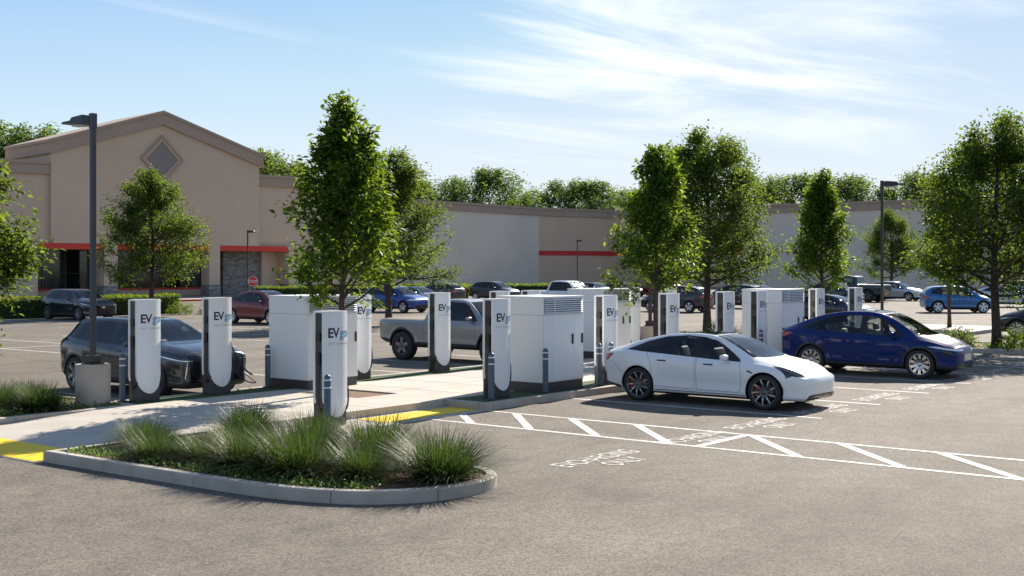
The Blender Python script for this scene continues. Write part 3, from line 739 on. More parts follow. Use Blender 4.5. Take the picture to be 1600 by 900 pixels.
def extract(bm, regs, side, name, mats, parent, matmap=None):
    """copy the faces of some regions (one side or both) into a mesh of its own, keeping the smooth surface normals"""
    lay = bm.faces.layers.int['reg']; L = bm.verts.layers.float_vector['nrm']
    fs = [f for f in bm.faces if f[lay] in regs and (side == 0 or f.calc_center_median().y * side > 0)]
    if not fs: return None
    idx = {}; co = []; nr = []; faces = []; mi = []
    for f in fs:
        t = []
        for v in f.verts:
            if v not in idx: idx[v] = len(co); co.append(tuple(v.co)); nr.append(tuple(Vector(v[L]).normalized()))
            t.append(idx[v])
        faces.append(t); mi.append(regs[f[lay]])
    me = bpy.data.meshes.new(name); me.from_pydata(co, [], faces); me.polygons.foreach_set('material_index', mi)
    me.polygons.foreach_set('use_smooth', [True] * len(faces))
    for m in mats: me.materials.append(m)
    me.update(); me.normals_split_custom_set_from_vertices(nr)
    return link(name, me, parent)
def make_wheel(par, x, y, r, wid, rr, sgn, style, rim_m, accent=None, knob=False):
    """wheel mesh (tyre) with rim, brake disc and caliper as sub-parts; sgn: +1 left, -1 right"""
    W = wid / 2
    bm = bmesh.new()
    prof = [(rr - 0.01, -W * .86), (rr + 0.012, -W * 0.98), (r * .5 + rr * .5, -W * 1.0), (r - 0.028, -W * 0.97), (r - 0.008, -W * 0.86), (r, -W * 0.6), (r, W * 0.6), (r - 0.008, W * 0.86), (r - 0.028, W * 0.97), (r * .5 + rr * .5, W), (rr + 0.012, W * 0.98), (rr - 0.01, W * .86)]
    rings = lathe(bm, prof, 44, axis='Y')
    if knob:
        for k in range(44):
            if k % 2 == 0:
                for ring in rings[3:9]:
                    v = ring[k]; s = 1 + 0.014 / r; v.co.x *= s; v.co.z *= s
    w = finish(bm, 'wheel', M_TYRE, par); w.location = (x, y, r)
    # rim, outer face towards +Y*sgn
    bm = bmesh.new(); o = W * 0.86
    lathe(bm, [(rr - 0.012, -sgn * o), (rr - 0.03, -sgn * o * .5), (rr - 0.035, sgn * o * 0.6), (rr - 0.02, sgn * o * 0.95), (rr + 0.002, sgn * (o + 0.012)), (rr + 0.004, sgn * (o - 0.01))], 40, axis='Y')
    n, sw0, sw1, twist, cupd = style
    def spoke(a, w0, w1, y0, y1, r0=0.05, r1=rr - 0.02, mi=0, tw=twist):
        ca, sa = math.cos(a), math.sin(a)
        pts = []
        for (q, wv, yy, ta) in ((r0, w0, y0, 0.0), ((r0 + r1) / 2, (w0 + w1) / 2, (y0 + y1) / 2 + 0.008, tw * .45), (r1, w1, y1, tw)):
            c2, s2 = math.cos(a + ta), math.sin(a + ta)
            for sd in (-1, 1):
                for dy in (0, -0.03): pts.append(bm.verts.new((q * c2 - sd * wv / 2 * s2, sgn * (yy + dy), q * s2 + sd * wv / 2 * c2)))
        for i in (0, 4):
            a0, a1, b0, b1 = pts[i], pts[i + 1], pts[i + 2], pts[i + 3]; c0, c1, d0, d1 = pts[i + 4], pts[i + 5], pts[i + 6], pts[i + 7]
            for q in ((a0, b0, d0, c0), (a0, c0, c1, a1), (b0, b1, d1, d0)):
                f = bm.faces.new(q); f.material_index = mi
    yo = o + 0.004
    for k in range(n):
        a = 2 * math.pi * k / n + 0.3
        spoke(a, sw0, sw1, yo - cupd, yo, mi=0)
        if accent is not None: spoke(a + 0.05, 0.013, 0.020, yo - cupd + 0.006, yo + 0.005, r0=0.09, mi=1)
    lathe(bm, [(0.001, sgn * (yo - cupd + 0.012)), (0.045, sgn * (yo - cupd + 0.010)), (0.062, sgn * (yo - cupd - 0.004)), (0.066, sgn * (yo - cupd - 0.04))], 20, axis='Y')
    bmesh.ops.recalc_face_normals(bm, faces=bm.faces)
    ms = [rim_m] + ([accent] if accent is not None else [])
    finish(bm, 'rim', ms, w)
    bm = bmesh.new(); lathe(bm, [(0.03, sgn * (o - 0.075)), (rr * .72, sgn * (o - 0.075)), (rr * .72, sgn * (o - 0.10))], 32, axis='Y'); finish(bm, 'brake_disc', M_DISC, w)
    bm = bmesh.new(); lathe(bm, [(0.0, -sgn * o * .3), (rr - 0.035, -sgn * o * .3)], 32, axis='Y'); finish(bm, 'inner_barrel', M_UNDER, w)
    return w
def caliper(w, rr, sgn, o, m):
    bm = bmesh.new()
    for k in range(5):
        a = math.pi - 0.45 + k * 0.2; box(bm, (0.64 * rr * math.cos(a), sgn * (o - 0.07), 0.64 * rr * math.sin(a)), (0.075, 0.07, 0.075), bev=0.01)
    finish(bm, 'brake_caliper', m, w)
def inset(poly, d):
    p = poly if sum(poly[i - 1][0] * poly[i][1] - poly[i][0] * poly[i - 1][1] for i in range(len(poly))) > 0 else poly[::-1]
    return offset_poly(p, d)
def rounded(poly, rad=0.06, n=3):
    out = []; k = len(poly)
    for i in range(k):
        p0, p1, p2 = Vector(poly[i - 1]), Vector(poly[i]), Vector(poly[(i + 1) % k])
        a, b = (p0 - p1), (p2 - p1); ra = min(rad, a.length * .4, b.length * .4); A, B = p1 + a.normalized() * ra, p1 + b.normalized() * ra
        for j in range(n + 1):
            t = j / n; q = (1 - t) ** 2 * A + 2 * t * (1 - t) * p1 + t * t * B; out.append((q.x, q.y))
    return out
def build_car(name, label, cat, sp, mats, loc, rotz, group=None):
    """sp: shape spec; mats: paint etc."""
    P = mats['paint']; root = thing(name, label, cat, loc, rotz, group)
    bm = body_shell(sp); r = sp['r']; axr, axf = sp['ax']
    lay = bm.faces.layers.int['reg']
    half = lambda f: abs(f.calc_center_median().y) > 0.25
    side = lambda f: abs(f.calc_center_median().y) > 0.30 and abs(f.normal.y) > 0.35
    # region ids: 0 body, 1 hole, 2 seam, 3 cladding, 4.. parts
    mi = {0: 0, 2: 1, 3: 2, 4: 3}
    if sp.get('clad'):
        for poly in sp['clad']: cut(bm, poly, 'side', 3, keep=half)
    if sp.get('flare_clad'):
        for ax in (axr, axf): cut(bm, circle(ax, r, r + sp['flare_clad'], 30), 'side', 3, keep=half)
    ids = 10; parts = []
    # doors
    for k, d in enumerate(sp['doors']):
        cut(bm, d, 'side', 2, keep=side, only=(0, 3)); ids += 1
        cut(bm, inset(d, 0.007), 'side', ids, keep=side, only=(2,)); parts.append((ids, 'door', 'paint', k))
    # window surround then panes
    for wpoly in sp.get('surround', []): cut(bm, wpoly, 'side', 4, keep=side)
    for wpoly in sp['windows']:
        ids += 1; cut(bm, wpoly, 'side', ids, keep=side); parts.append((ids, 'window', 'glass', None))
    for nm, mk, view, poly, flt in sp['patches']:
        ids += 1; cut(bm, poly, view, ids, keep=flt); parts.append((ids, nm, mk, None))
    for view, pts, wd_ in sp.get('seams', []):
        for p, q in zip(pts[:-1], pts[1:]):
            d = (Vector(q) - Vector(p)).normalized(); n = Vector((-d.y, d.x)) * wd_ / 2; p_, q_ = Vector(p), Vector(q)
            cut(bm, [tuple(p_ - n), tuple(q_ - n), tuple(q_ + n), tuple(p_ + n)], view, 2, keep=(lambda f: f.normal.z > 0.35) if view == 'top' else side if view == 'side' else (lambda f: f.normal.x > 0.3 and f.calc_center_median().x > 1.5), only=(0, 3))
    for ax in (axr, axf): cut(bm, circle(ax, r, r + sp.get('gap', 0.045), 36), 'side', 1, keep=half)
    glass = mats.get('glass', M_GLASS)
    MM = dict(mats); MM.setdefault('glass', M_GLASS); MM.setdefault('screen', M_WSCR); MM.setdefault('trim', M_TRIM); MM.setdefault('clad', M_CLAD); MM.setdefault('tail', M_TAIL)
    MM.setdefault('head', M_HEADL); MM.setdefault('headw', M_HEADW); MM.setdefault('chrome', M_CHROME); MM.setdefault('bed', M_BED); MM.setdefault('hood', P)
    body = extract(bm, mi, 0, 'body', [P, M_SEAM, MM['clad'], MM['trim']], root)
    doors = {}
    for i, nm, mk, k in parts:
        for s in ((1, -1) if nm in ('door', 'window', 'headlight', 'taillight', 'handle', 'fender_badge', 'side_vent', 'light_blade') else (0,)):
            # faces of a door that are cladding keep the cladding material
            o = extract(bm, {i: 0}, s, nm, [MM[mk]], root)
            if o is not None and nm == 'door': doors[(k, s)] = o
    bm.free()
    # door lower cladding, handles
    for (k, s), d in doors.items():
        hx, hz = sp['handles'][k]; y = float(sp['w'](hx)) * 0.99 + 0.004
        b2 = bmesh.new(); box(b2, (hx, s * y, hz), (0.21, 0.022, 0.026), bev=0.009); finish(b2, 'handle', mats.get('handle', P), d)
    # mirrors
    mx, mz = sp['mirror']; ym = float(sp['w'](mx))
    for s in (1, -1):
        b2 = bmesh.new(); box(b2, (mx, s * (ym + 0.065), mz), (0.13, 0.20, 0.115), bev=0.05); box(b2, (mx + 0.02, s * (ym - 0.03), mz - 0.075), (0.07, 0.14, 0.03), bev=0.01)
        finish(b2, 'mirror', mats.get('mirror', P), root, smooth=60)
    # arch liners, floor
    b2 = bmesh.new()
    for ax in (axr, axf):
        w = float(sp['w'](ax))
        for s in (1, -1):
            prev = None; R0 = r + sp.get('gap', 0.045) + 0.004
            for k in range(19):
                a = -0.05 + (math.pi + 0.1) * k / 18; c = (ax + R0 * math.cos(a), r + R0 * math.sin(a))
                cur = [b2.verts.new((c[0], s * (w - 0.005), c[1])), b2.verts.new((c[0], s * (w - 0.36), c[1]))]
                if prev: b2.faces.new((prev[0], prev[1], cur[1], cur[0]))
                prev = cur
            f = [b2.verts.new((ax + R0 * math.cos(a), s * (w - 0.36), r + R0 * math.sin(a))) for a in np.linspace(-0.05, math.pi + 0.05, 14)]; b2.faces.new(f)
    zf = float(sp['zb'](0)); box2(b2, (axr - 0.2, -0.6, zf - 0.03), (axf + 0.2, 0.6, zf - 0.004))
    finish(b2, 'underbody', M_UNDER, root)
    # cabin
    if not sp.get('far'):
        c0, c1 = sp['cabin']; w = float(sp['w'](0)); zb = zf + 0.06; zw = float(sp['zw'](0)) - 0.06
        b2 = bmesh.new()
        for s in (1, -1): box2(b2, (c0, s * (w - 0.11) - 0.01, zb), (c1, s * (w - 0.11) + 0.01, zw))
        box2(b2, (c0, -w + 0.12, zb - 0.01), (c1, w - 0.12, zb + 0.01)); box2(b2, (c0 - 0.02, -w + 0.13, zb), (c0 + 0.01, w - 0.13, zw - 0.02))
        box2(b2, (c1 - 0.02, -w + 0.12, zb), (c1 + 0.02, w - 0.12, zw)); finish(b2, 'cabin_lining', M_CABIN, root)
        b2 = bmesh.new(); box(b2, (sp['dash'] - 0.0, 0, zw - 0.03), (0.42, 2 * w - 0.36, 0.16), bev=0.05); finish(b2, 'dashboard', M_CABIN, root, smooth=50)
        b2 = bmesh.new(); lathe(b2, [(0.175 + 0.014 * math.cos(t), 0.014 * math.sin(t)) for t in np.linspace(0, 2 * math.pi, 9)], 24, M=Matrix.Translation((sp['dash'] - 0.36, 0.38, zw + 0.03)) @ Matrix.Rotation(R(-68), 4, 'Y')); finish(b2, 'steering_wheel', M_CABIN, root)
        sm = mats.get('seat', M_SEAT); zs = zf + 0.28
        for sx, ys in ((sp['seats'][0], (0.37, -0.37)), (sp['seats'][1], (0.42, 0.0, -0.42))):
            for y in ys:
                b2 = bmesh.new(); wv = 0.50 if len(ys) == 2 else 0.40
                box(b2, (sx + 0.05, y, zs), (0.50, wv, 0.20), bev=0.06)
                for seg in (((-0.20, 0.32), (0.15, wv, 0.62)),):
                    v0 = len(b2.verts); box(b2, (0, 0, 0), seg[1], bev=0.06); b2.verts.ensure_lookup_table(); vs_ = b2.verts[v0:]
                    bmesh.ops.transform(b2, matrix=Matrix.Translation((sx + seg[0][0] - 0.05, y, zs + seg[0][1])) @ Matrix.Rotation(R(-17), 4, 'Y'), verts=vs_)
                v0 = len(b2.verts); box(b2, (0, 0, 0), (0.10, 0.25, 0.17), bev=0.04); b2.verts.ensure_lookup_table()
                bmesh.ops.transform(b2, matrix=Matrix.Translation((sx - 0.36, y, zs + 0.70)) @ Matrix.Rotation(R(-12), 4, 'Y'), verts=b2.verts[v0:])
                finish(b2, 'seat', sm, root, smooth=60)
    # wheels
    ty = sp.get('tw', 0.235); rr = sp['rr']; st = sp['style']; o = ty / 2 * .86
    for ax in (axr, axf):
        for s in (1, -1):
            w = make_wheel(root, ax, s * (float(sp['w'](ax)) - ty / 2 - 0.012 + sp.get('flare', 0.022)), r, ty, rr, s, st, mats.get('rim', M_RIMD), mats.get('accent'), sp.get('knob', False))
            if mats.get('caliper'): caliper(w, rr, s, o, mats['caliper'])
    for b in sp.get('extras', []): b(root, sp, mats)
    return root
# ---- shape specs: x along the car, nose at +x, axles at +-wheelbase/2
front = lambda f: f.normal.x > 0.15
rear = lambda f: f.normal.x < -0.12
up = lambda f: f.normal.z > 0.12
nose = lambda f: f.normal.x > -0.3 and f.calc_center_median().x > 1.2
tailz = lambda f: f.calc_center_median().x < -1.2
SEDAN = dict(x0=-2.42, x1=2.30, r=0.348, rr=0.268, ax=(-1.4375, 1.4375), capz=(0.68, 0.50), caps=(0.13, 0.15),
    zt=pchip([(-2.42, 0.985), (-2.29, 1.055), (-2.1, 1.10), (-1.75, 1.20), (-1.3, 1.325), (-0.8, 1.41), (-0.3, 1.443), (0.05, 1.425), (0.38, 1.36), (0.78, 1.20), (1.10, 1.045), (1.24, 0.99), (1.5, 0.94), (1.75, 0.885), (2.0, 0.785), (2.14, 0.695), (2.3, 0.575)]),
    zw=pchip([(-2.42, 0.90), (-2.2, 0.99), (-1.75, 1.015), (-1.3, 1.0), (-0.6, 0.965), (0.0, 0.93), (0.8, 0.895), (1.3, 0.88), (1.7, 0.82), (2.0, 0.72), (2.14, 0.64), (2.3, 0.55)]),
    zb=pchip([(-2.42, 0.36), (-2.2, 0.27), (-1.9, 0.22), (-1.0, 0.185), (1.0, 0.185), (1.8, 0.19), (2.15, 0.185), (2.3, 0.2)]),
    w=pchip([(-2.42, 0.66), (-2.3, 0.745), (-2.1, 0.83), (-1.7, 0.90), (-1.0, 0.918), (0.3, 0.918), (1.2, 0.912), (1.6, 0.895), (1.9, 0.85), (2.08, 0.775), (2.18, 0.69), (2.3, 0.55)]),
    yr=pchip([(-2.42, 0.55), (-2.0, 0.60), (-1.2, 0.575), (-0.4, 0.565), (0.25, 0.575), (0.74, 0.64), (1.14, 0.72), (2.3, 0.6)]), crown=0.07,
    doors=[rounded([(-1.10, 0.34), (-0.10, 0.31), (-0.08, 1.32), (-0.9, 1.33), (-1.32, 1.16), (-1.12, 0.8)], 0.07), rounded([(-0.06, 0.31), (0.92, 0.31), (0.96, 0.62), (0.90, 0.96), (0.28, 1.32), (-0.06, 1.32)], 0.07)],
    surround=[[(-1.78, 1.055), (-1.45, 1.03), (-0.6, 0.985), (0.2, 0.94), (0.90, 0.91), (0.86, 0.97), (0.50, 1.19), (0.28, 1.295), (0.0, 1.36), (-0.4, 1.385), (-0.9, 1.345), (-1.35, 1.235)]],
    windows=[[(-1.64, 1.06), (-1.38, 1.05), (-1.28, 1.22), (-1.42, 1.18)], [(-1.33, 1.045), (-0.8, 1.015), (-0.19, 0.98), (-0.19, 1.36), (-0.45, 1.365), (-0.9, 1.325), (-1.25, 1.235)],
             [(-0.04, 0.972), (0.4, 0.95), (0.68, 0.937), (0.60, 1.08), (0.30, 1.255), (0.08, 1.33), (-0.04, 1.35)]],
    patches=[('windscreen', 'screen', 'top', rounded([(0.20, -0.50), (0.20, 0.50), (0.58, 0.575), (1.12, 0.695), (1.24, 0.45), (1.275, 0), (1.24, -0.45), (1.12, -0.695), (0.58, -0.575)], 0.05), lambda f: f.normal.z > 0.45),
             ('roof_glass', 'glassd', 'top', rounded([(-0.62, -0.49), (-0.62, 0.49), (0.18, 0.49), (0.18, -0.49)], 0.06), lambda f: f.normal.z > 0.5),
             ('rear_glass', 'glassd', 'top', rounded([(-2.02, -0.50), (-2.02, 0.50), (-1.3, 0.50), (-0.66, 0.485), (-0.66, -0.485), (-1.3, -0.50)], 0.06), lambda f: f.normal.z > 0.5),
             ('headlight', 'head', 'top', [(1.56, 0.80), (1.66, 0.84), (1.9, 0.86), (2.06, 0.76), (2.17, 0.60), (2.13, 0.56), (2.02, 0.63), (1.86, 0.71)], lambda f: f.calc_center_median().z > 0.60 and f.normal.z > 0.12),
             ('headlight', 'head', 'top', [(1.56, -0.80), (1.66, -0.84), (1.9, -0.86), (2.06, -0.76), (2.17, -0.60), (2.13, -0.56), (2.02, -0.63), (1.86, -0.71)], lambda f: f.calc_center_median().z > 0.60 and f.normal.z > 0.12),
             ('taillight', 'tail', 'side', [(-2.6, 0.80), (-2.28, 0.80), (-2.08, 0.955), (-2.14, 0.965), (-2.6, 0.915)], lambda f: abs(f.calc_center_median().y) > 0.45),
             ('lower_grille', 'trim', 'front', [(-0.66, 0.215), (0.66, 0.215), (0.60, 0.30), (0.50, 0.32), (-0.50, 0.32), (-0.60, 0.30)], lambda f: f.normal.x > 0.2 and f.calc_center_median().x > 1.9),
             ('number_plate', 'plate', 'front', [(-0.26, 0.62), (0.26, 0.62), (0.26, 0.76), (-0.26, 0.76)], lambda f: f.normal.x < -0.2 and f.calc_center_median().x < -2.2),
             ('fender_badge', 'trim', 'side', [(1.06, 0.735), (1.20, 0.70), (1.22, 0.72), (1.10, 0.765)], lambda f: abs(f.normal.y) > 0.4)],
    handles=[(-0.86, 0.865), (0.22, 0.835)], mirror=(0.62, 0.99), cabin=(-1.5, 1.06), dash=0.86, seats=(0.05, -0.82), style=(9, 0.055, 0.030, 0.10, 0.02))
XOVER = dict(x0=-2.42, x1=2.35, r=0.362, rr=0.262, ax=(-1.445, 1.445), capz=(0.78, 0.56), caps=(0.13, 0.13), tw=0.255, flare=0.02,
    zt=pchip([(-2.42, 1.09), (-2.28, 1.19), (-2.05, 1.275), (-1.6, 1.44), (-1.1, 1.58), (-0.5, 1.655), (-0.05, 1.662), (0.25, 1.63), (0.58, 1.53), (0.98, 1.32), (1.30, 1.13), (1.5, 1.075), (1.8, 1.0), (2.05, 0.905), (2.2, 0.82), (2.35, 0.74)]),
    zw=pchip([(-2.42, 1.0), (-2.2, 1.12), (-1.75, 1.13), (-1.3, 1.11), (-0.6, 1.07), (0.0, 1.04), (0.8, 1.0), (1.35, 0.975), (1.75, 0.915), (2.05, 0.82), (2.2, 0.74), (2.35, 0.66)]),
    zb=pchip([(-2.42, 0.45), (-2.2, 0.33), (-1.9, 0.27), (-1.0, 0.235), (1.0, 0.235), (1.9, 0.235), (2.2, 0.23), (2.35, 0.25)]),
    w=pchip([(-2.42, 0.70), (-2.3, 0.79), (-2.1, 0.875), (-1.7, 0.935), (-1.0, 0.948), (0.3, 0.948), (1.2, 0.945), (1.6, 0.93), (1.9, 0.89), (2.1, 0.82), (2.22, 0.735), (2.35, 0.62)]),
    yr=pchip([(-2.42, 0.58), (-2.0, 0.62), (-1.2, 0.595), (-0.4, 0.59), (0.4, 0.60), (0.9, 0.66), (1.35, 0.75), (2.35, 0.65)]), crown=0.075,
    doors=[rounded([(-1.08, 0.42), (-0.08, 0.40), (-0.06, 1.50), (-0.85, 1.51), (-1.35, 1.33), (-1.10, 0.9)], 0.07), rounded([(-0.04, 0.40), (1.0, 0.40), (1.04, 0.72), (1.02, 1.06), (0.45, 1.48), (-0.04, 1.50)], 0.07)],
    surround=[[(-1.80, 1.175), (-1.4, 1.145), (-0.6, 1.095), (0.2, 1.055), (1.06, 1.01), (1.0, 1.10), (0.66, 1.34), (0.45, 1.46), (0.15, 1.535), (-0.4, 1.56), (-0.95, 1.505), (-1.4, 1.38)]],
    windows=[[(-1.66, 1.185), (-1.38, 1.165), (-1.26, 1.375), (-1.42, 1.325)], [(-1.33, 1.16), (-0.8, 1.125), (-0.14, 1.09), (-0.14, 1.535), (-0.45, 1.54), (-0.95, 1.485), (-1.24, 1.39)],
             [(0.02, 1.08), (0.5, 1.055), (0.86, 1.035), (0.76, 1.20), (0.44, 1.43), (0.15, 1.515), (0.02, 1.525)]],
    patches=[('windscreen', 'screen', 'top', rounded([(0.40, -0.52), (0.40, 0.52), (0.8, 0.60), (1.36, 0.72), (1.50, 0.45), (1.53, 0), (1.50, -0.45), (1.36, -0.72), (0.8, -0.60)], 0.05), lambda f: f.normal.z > 0.45),
             ('roof_glass', 'glassd', 'top', rounded([(-0.9, -0.51), (-0.9, 0.51), (0.38, 0.51), (0.38, -0.51)], 0.06), lambda f: f.normal.z > 0.5),
             ('rear_glass', 'glassd', 'top', rounded([(-2.02, -0.54), (-2.02, 0.54), (-0.98, 0.51), (-0.98, -0.51)], 0.06), lambda f: f.normal.z > 0.45),
             ('headlight', 'headw', 'side', [(1.62, 0.815), (1.9, 0.77), (2.30, 0.705), (2.6, 0.70), (2.6, 0.735), (2.2, 0.755), (1.9, 0.815)], lambda f: abs(f.calc_center_median().y) > 0.30),
             ('light_blade', 'trim', 'side', [(1.98, 0.62), (2.2, 0.60), (2.21, 0.70), (2.02, 0.73)], lambda f: abs(f.calc_center_median().y) > 0.5),
             ('taillight', 'tail', 'side', [(-2.6, 0.95), (-2.2, 0.95), (-2.0, 1.05), (-2.1, 1.08), (-2.6, 1.04)], lambda f: abs(f.calc_center_median().y) > 0.45),
             ('front_plate', 'plate', 'front', [(-0.26, 0.45), (0.26, 0.45), (0.26, 0.62), (-0.26, 0.62)], lambda f: f.normal.x > 0.2 and f.calc_center_median().x > 2.0),
             ('lower_grille', 'trim', 'front', [(-0.72, 0.265), (0.72, 0.265), (0.66, 0.36), (-0.66, 0.36)], lambda f: f.normal.x > 0.2 and f.calc_center_median().x > 1.9)],
    clad=[[(-2.6, 0.0), (2.6, 0.0), (2.6, 0.31), (1.2, 0.345), (-1.2, 0.345), (-2.6, 0.44)]], flare_clad=0.095,
    handles=[(-0.86, 0.975), (0.24, 0.945)], mirror=(0.78, 1.10), cabin=(-1.5, 1.28), dash=1.05, seats=(0.18, -0.80), style=(10, 0.060, 0.072, 0.0, 0.03))
LUX = dict(x0=-2.45, x1=2.48, r=0.385, rr=0.285, ax=(-1.545, 1.545), capz=(0.85, 0.72), caps=(0.09, 0.10), tw=0.265, flare=0.022,
    zt=pchip([(-2.45, 1.13), (-2.36, 1.20), (-2.22, 1.30), (-1.98, 1.50), (-1.78, 1.60), (-1.4, 1.645), (-0.7, 1.665), (-0.2, 1.66), (0.25, 1.625), (0.55, 1.54), (0.95, 1.36), (1.25, 1.22), (1.38, 1.175), (1.8, 1.125), (2.2, 1.05), (2.38, 0.985), (2.48, 0.91)]),
    zw=pchip([(-2.45, 1.07), (-2.3, 1.13), (-1.8, 1.14), (-1.2, 1.12), (-0.5, 1.08), (0.3, 1.045), (1.2, 1.06), (1.7, 1.03), (2.1, 0.98), (2.38, 0.91), (2.48, 0.85)]),
    zb=pchip([(-2.45, 0.42), (-2.2, 0.32), (-1.9, 0.26), (-1.0, 0.235), (1.0, 0.235), (1.9, 0.235), (2.3, 0.235), (2.48, 0.26)]),
    w=pchip([(-2.45, 0.78), (-2.3, 0.87), (-2.05, 0.935), (-1.6, 0.968), (-1.0, 0.975), (0.6, 0.975), (1.4, 0.968), (1.9, 0.94), (2.2, 0.90), (2.38, 0.85), (2.48, 0.80)]),
    yr=pchip([(-2.45, 0.70), (-2.0, 0.67), (-1.2, 0.64), (-0.4, 0.615), (0.3, 0.625), (0.8, 0.69), (1.2, 0.77), (2.48, 0.75)]), crown=0.08,
    doors=[rounded([(-1.12, 0.42), (-0.14, 0.40), (-0.12, 1.50), (-0.9, 1.52), (-1.42, 1.40), (-1.16, 0.92)], 0.06), rounded([(-0.10, 0.40), (1.0, 0.40), (1.04, 0.75), (1.0, 1.08), (0.38, 1.48), (-0.10, 1.50)], 0.06)],
    surround=[[(-1.9, 1.19), (-1.3, 1.15), (-0.5, 1.11), (0.3, 1.085), (1.0, 1.085), (0.92, 1.16), (0.58, 1.39), (0.34, 1.51), (0.0, 1.565), (-0.7, 1.59), (-1.3, 1.575), (-1.8, 1.50), (-2.05, 1.34)]],
    windows=[[(-1.98, 1.215), (-1.36, 1.175), (-1.32, 1.545), (-1.74, 1.475)], [(-1.18, 1.165), (-0.62, 1.14), (-0.24, 1.12), (-0.24, 1.55), (-0.7, 1.565), (-1.16, 1.55)],
             [(-0.06, 1.11), (0.4, 1.095), (0.80, 1.105), (0.70, 1.22), (0.34, 1.47), (0.0, 1.535), (-0.06, 1.54)]],
    patches=[('windscreen', 'screen', 'top', rounded([(0.28, -0.54), (0.28, 0.54), (0.7, 0.63), (1.20, 0.74), (1.33, 0.45), (1.37, 0), (1.33, -0.45), (1.20, -0.74), (0.7, -0.63)], 0.05), lambda f: f.normal.z > 0.45),
             ('rear_glass', 'glassd', 'top', rounded([(-2.30, -0.58), (-2.30, 0.58), (-1.86, 0.54), (-1.86, -0.54)], 0.06), lambda f: f.normal.z > 0.35),
             ('headlight', 'chrome', 'side', [(1.70, 0.905), (2.55, 0.80), (2.55, 0.815), (1.70, 0.925)], lambda f: abs(f.calc_center_median().y) > 0.55),
             ('light_blade', 'chrome', 'front', [(0.775, 0.45), (0.795, 0.45), (0.745, 0.80), (0.725, 0.80)], lambda f: f.calc_center_median().x > 1.8),
             ('light_blade', 'chrome', 'front', [(-0.775, 0.45), (-0.795, 0.45), (-0.745, 0.80), (-0.725, 0.80)], lambda f: f.calc_center_median().x > 1.8),
             ('grille', 'trim', 'front', [(-0.66, 0.42), (0.66, 0.42), (0.70, 0.62), (0.58, 0.80), (-0.58, 0.80), (-0.70, 0.62)], lambda f: f.normal.x > 0.2 and f.calc_center_median().x > 1.9),
             ('emblem', 'chrome', 'front', [(-0.07, 0.66), (0.07, 0.66), (0.09, 0.73), (-0.09, 0.73)], lambda f: f.normal.x > 0.2 and f.calc_center_median().x > 2.0),
             ('taillight', 'tail', 'side', [(-2.6, 0.62), (-2.40, 0.62), (-2.37, 1.0), (-2.6, 1.0)], lambda f: abs(f.calc_center_median().y) > 0.45)],
    clad=[[(-2.6, 0.0), (2.6, 0.0), (2.6, 0.36), (1.2, 0.35), (-1.2, 0.35), (-2.6, 0.45)]],
    handles=[(-0.90, 0.99), (0.20, 0.965)], mirror=(0.72, 1.13), cabin=(-1.6, 1.16), dash=0.95, seats=(0.05, -0.95), style=(6, 0.10, 0.13, 0.0, 0.02))
for sp_, xc, xn, yc, yn in ((SEDAN, 1.20, 2.10, 0.735, 0.52), (XOVER, 1.42, 2.16, 0.76, 0.58), (LUX, 1.30, 2.34, 0.80, 0.70)):
    sp_['seams'] = [('top', [(xc, yc), ((xc + xn) / 2, yc * .97), (xn - 0.15, (yc + yn) / 2), (xn, yn), (xn + 0.03, 0.0), (xn, -yn), (xn - 0.15, -(yc + yn) / 2), ((xc + xn) / 2, -yc * .97), (xc, -yc)], 0.009)]
SEDAN['seams'] += [('side', [(1.56, 0.73), (1.62, 0.60), (1.80, 0.48)], 0.008), ('side', [(-1.82, 0.56), (-2.02, 0.72), (-2.12, 0.80)], 0.008), ('side', [(-1.10, 0.262), (1.05, 0.262)], 0.012)]  # the long low line is sill shadow painted on, not a panel gap
SEDAN['clad'] = [[(-1.15, 0.0), (1.12, 0.0), (1.12, 0.222), (-1.15, 0.222)], [(-2.6, 0.0), (-1.86, 0.0), (-1.86, 0.30), (-2.6, 0.40)]]  # first patch paints the shadow under the sill as a black strip
XOVER['seams'] += [('side', [(1.62, 0.80), (1.70, 0.62), (1.84, 0.50)], 0.008), ('side', [(-1.80, 0.66), (-2.02, 0.84), (-2.10, 0.95)], 0.008)]
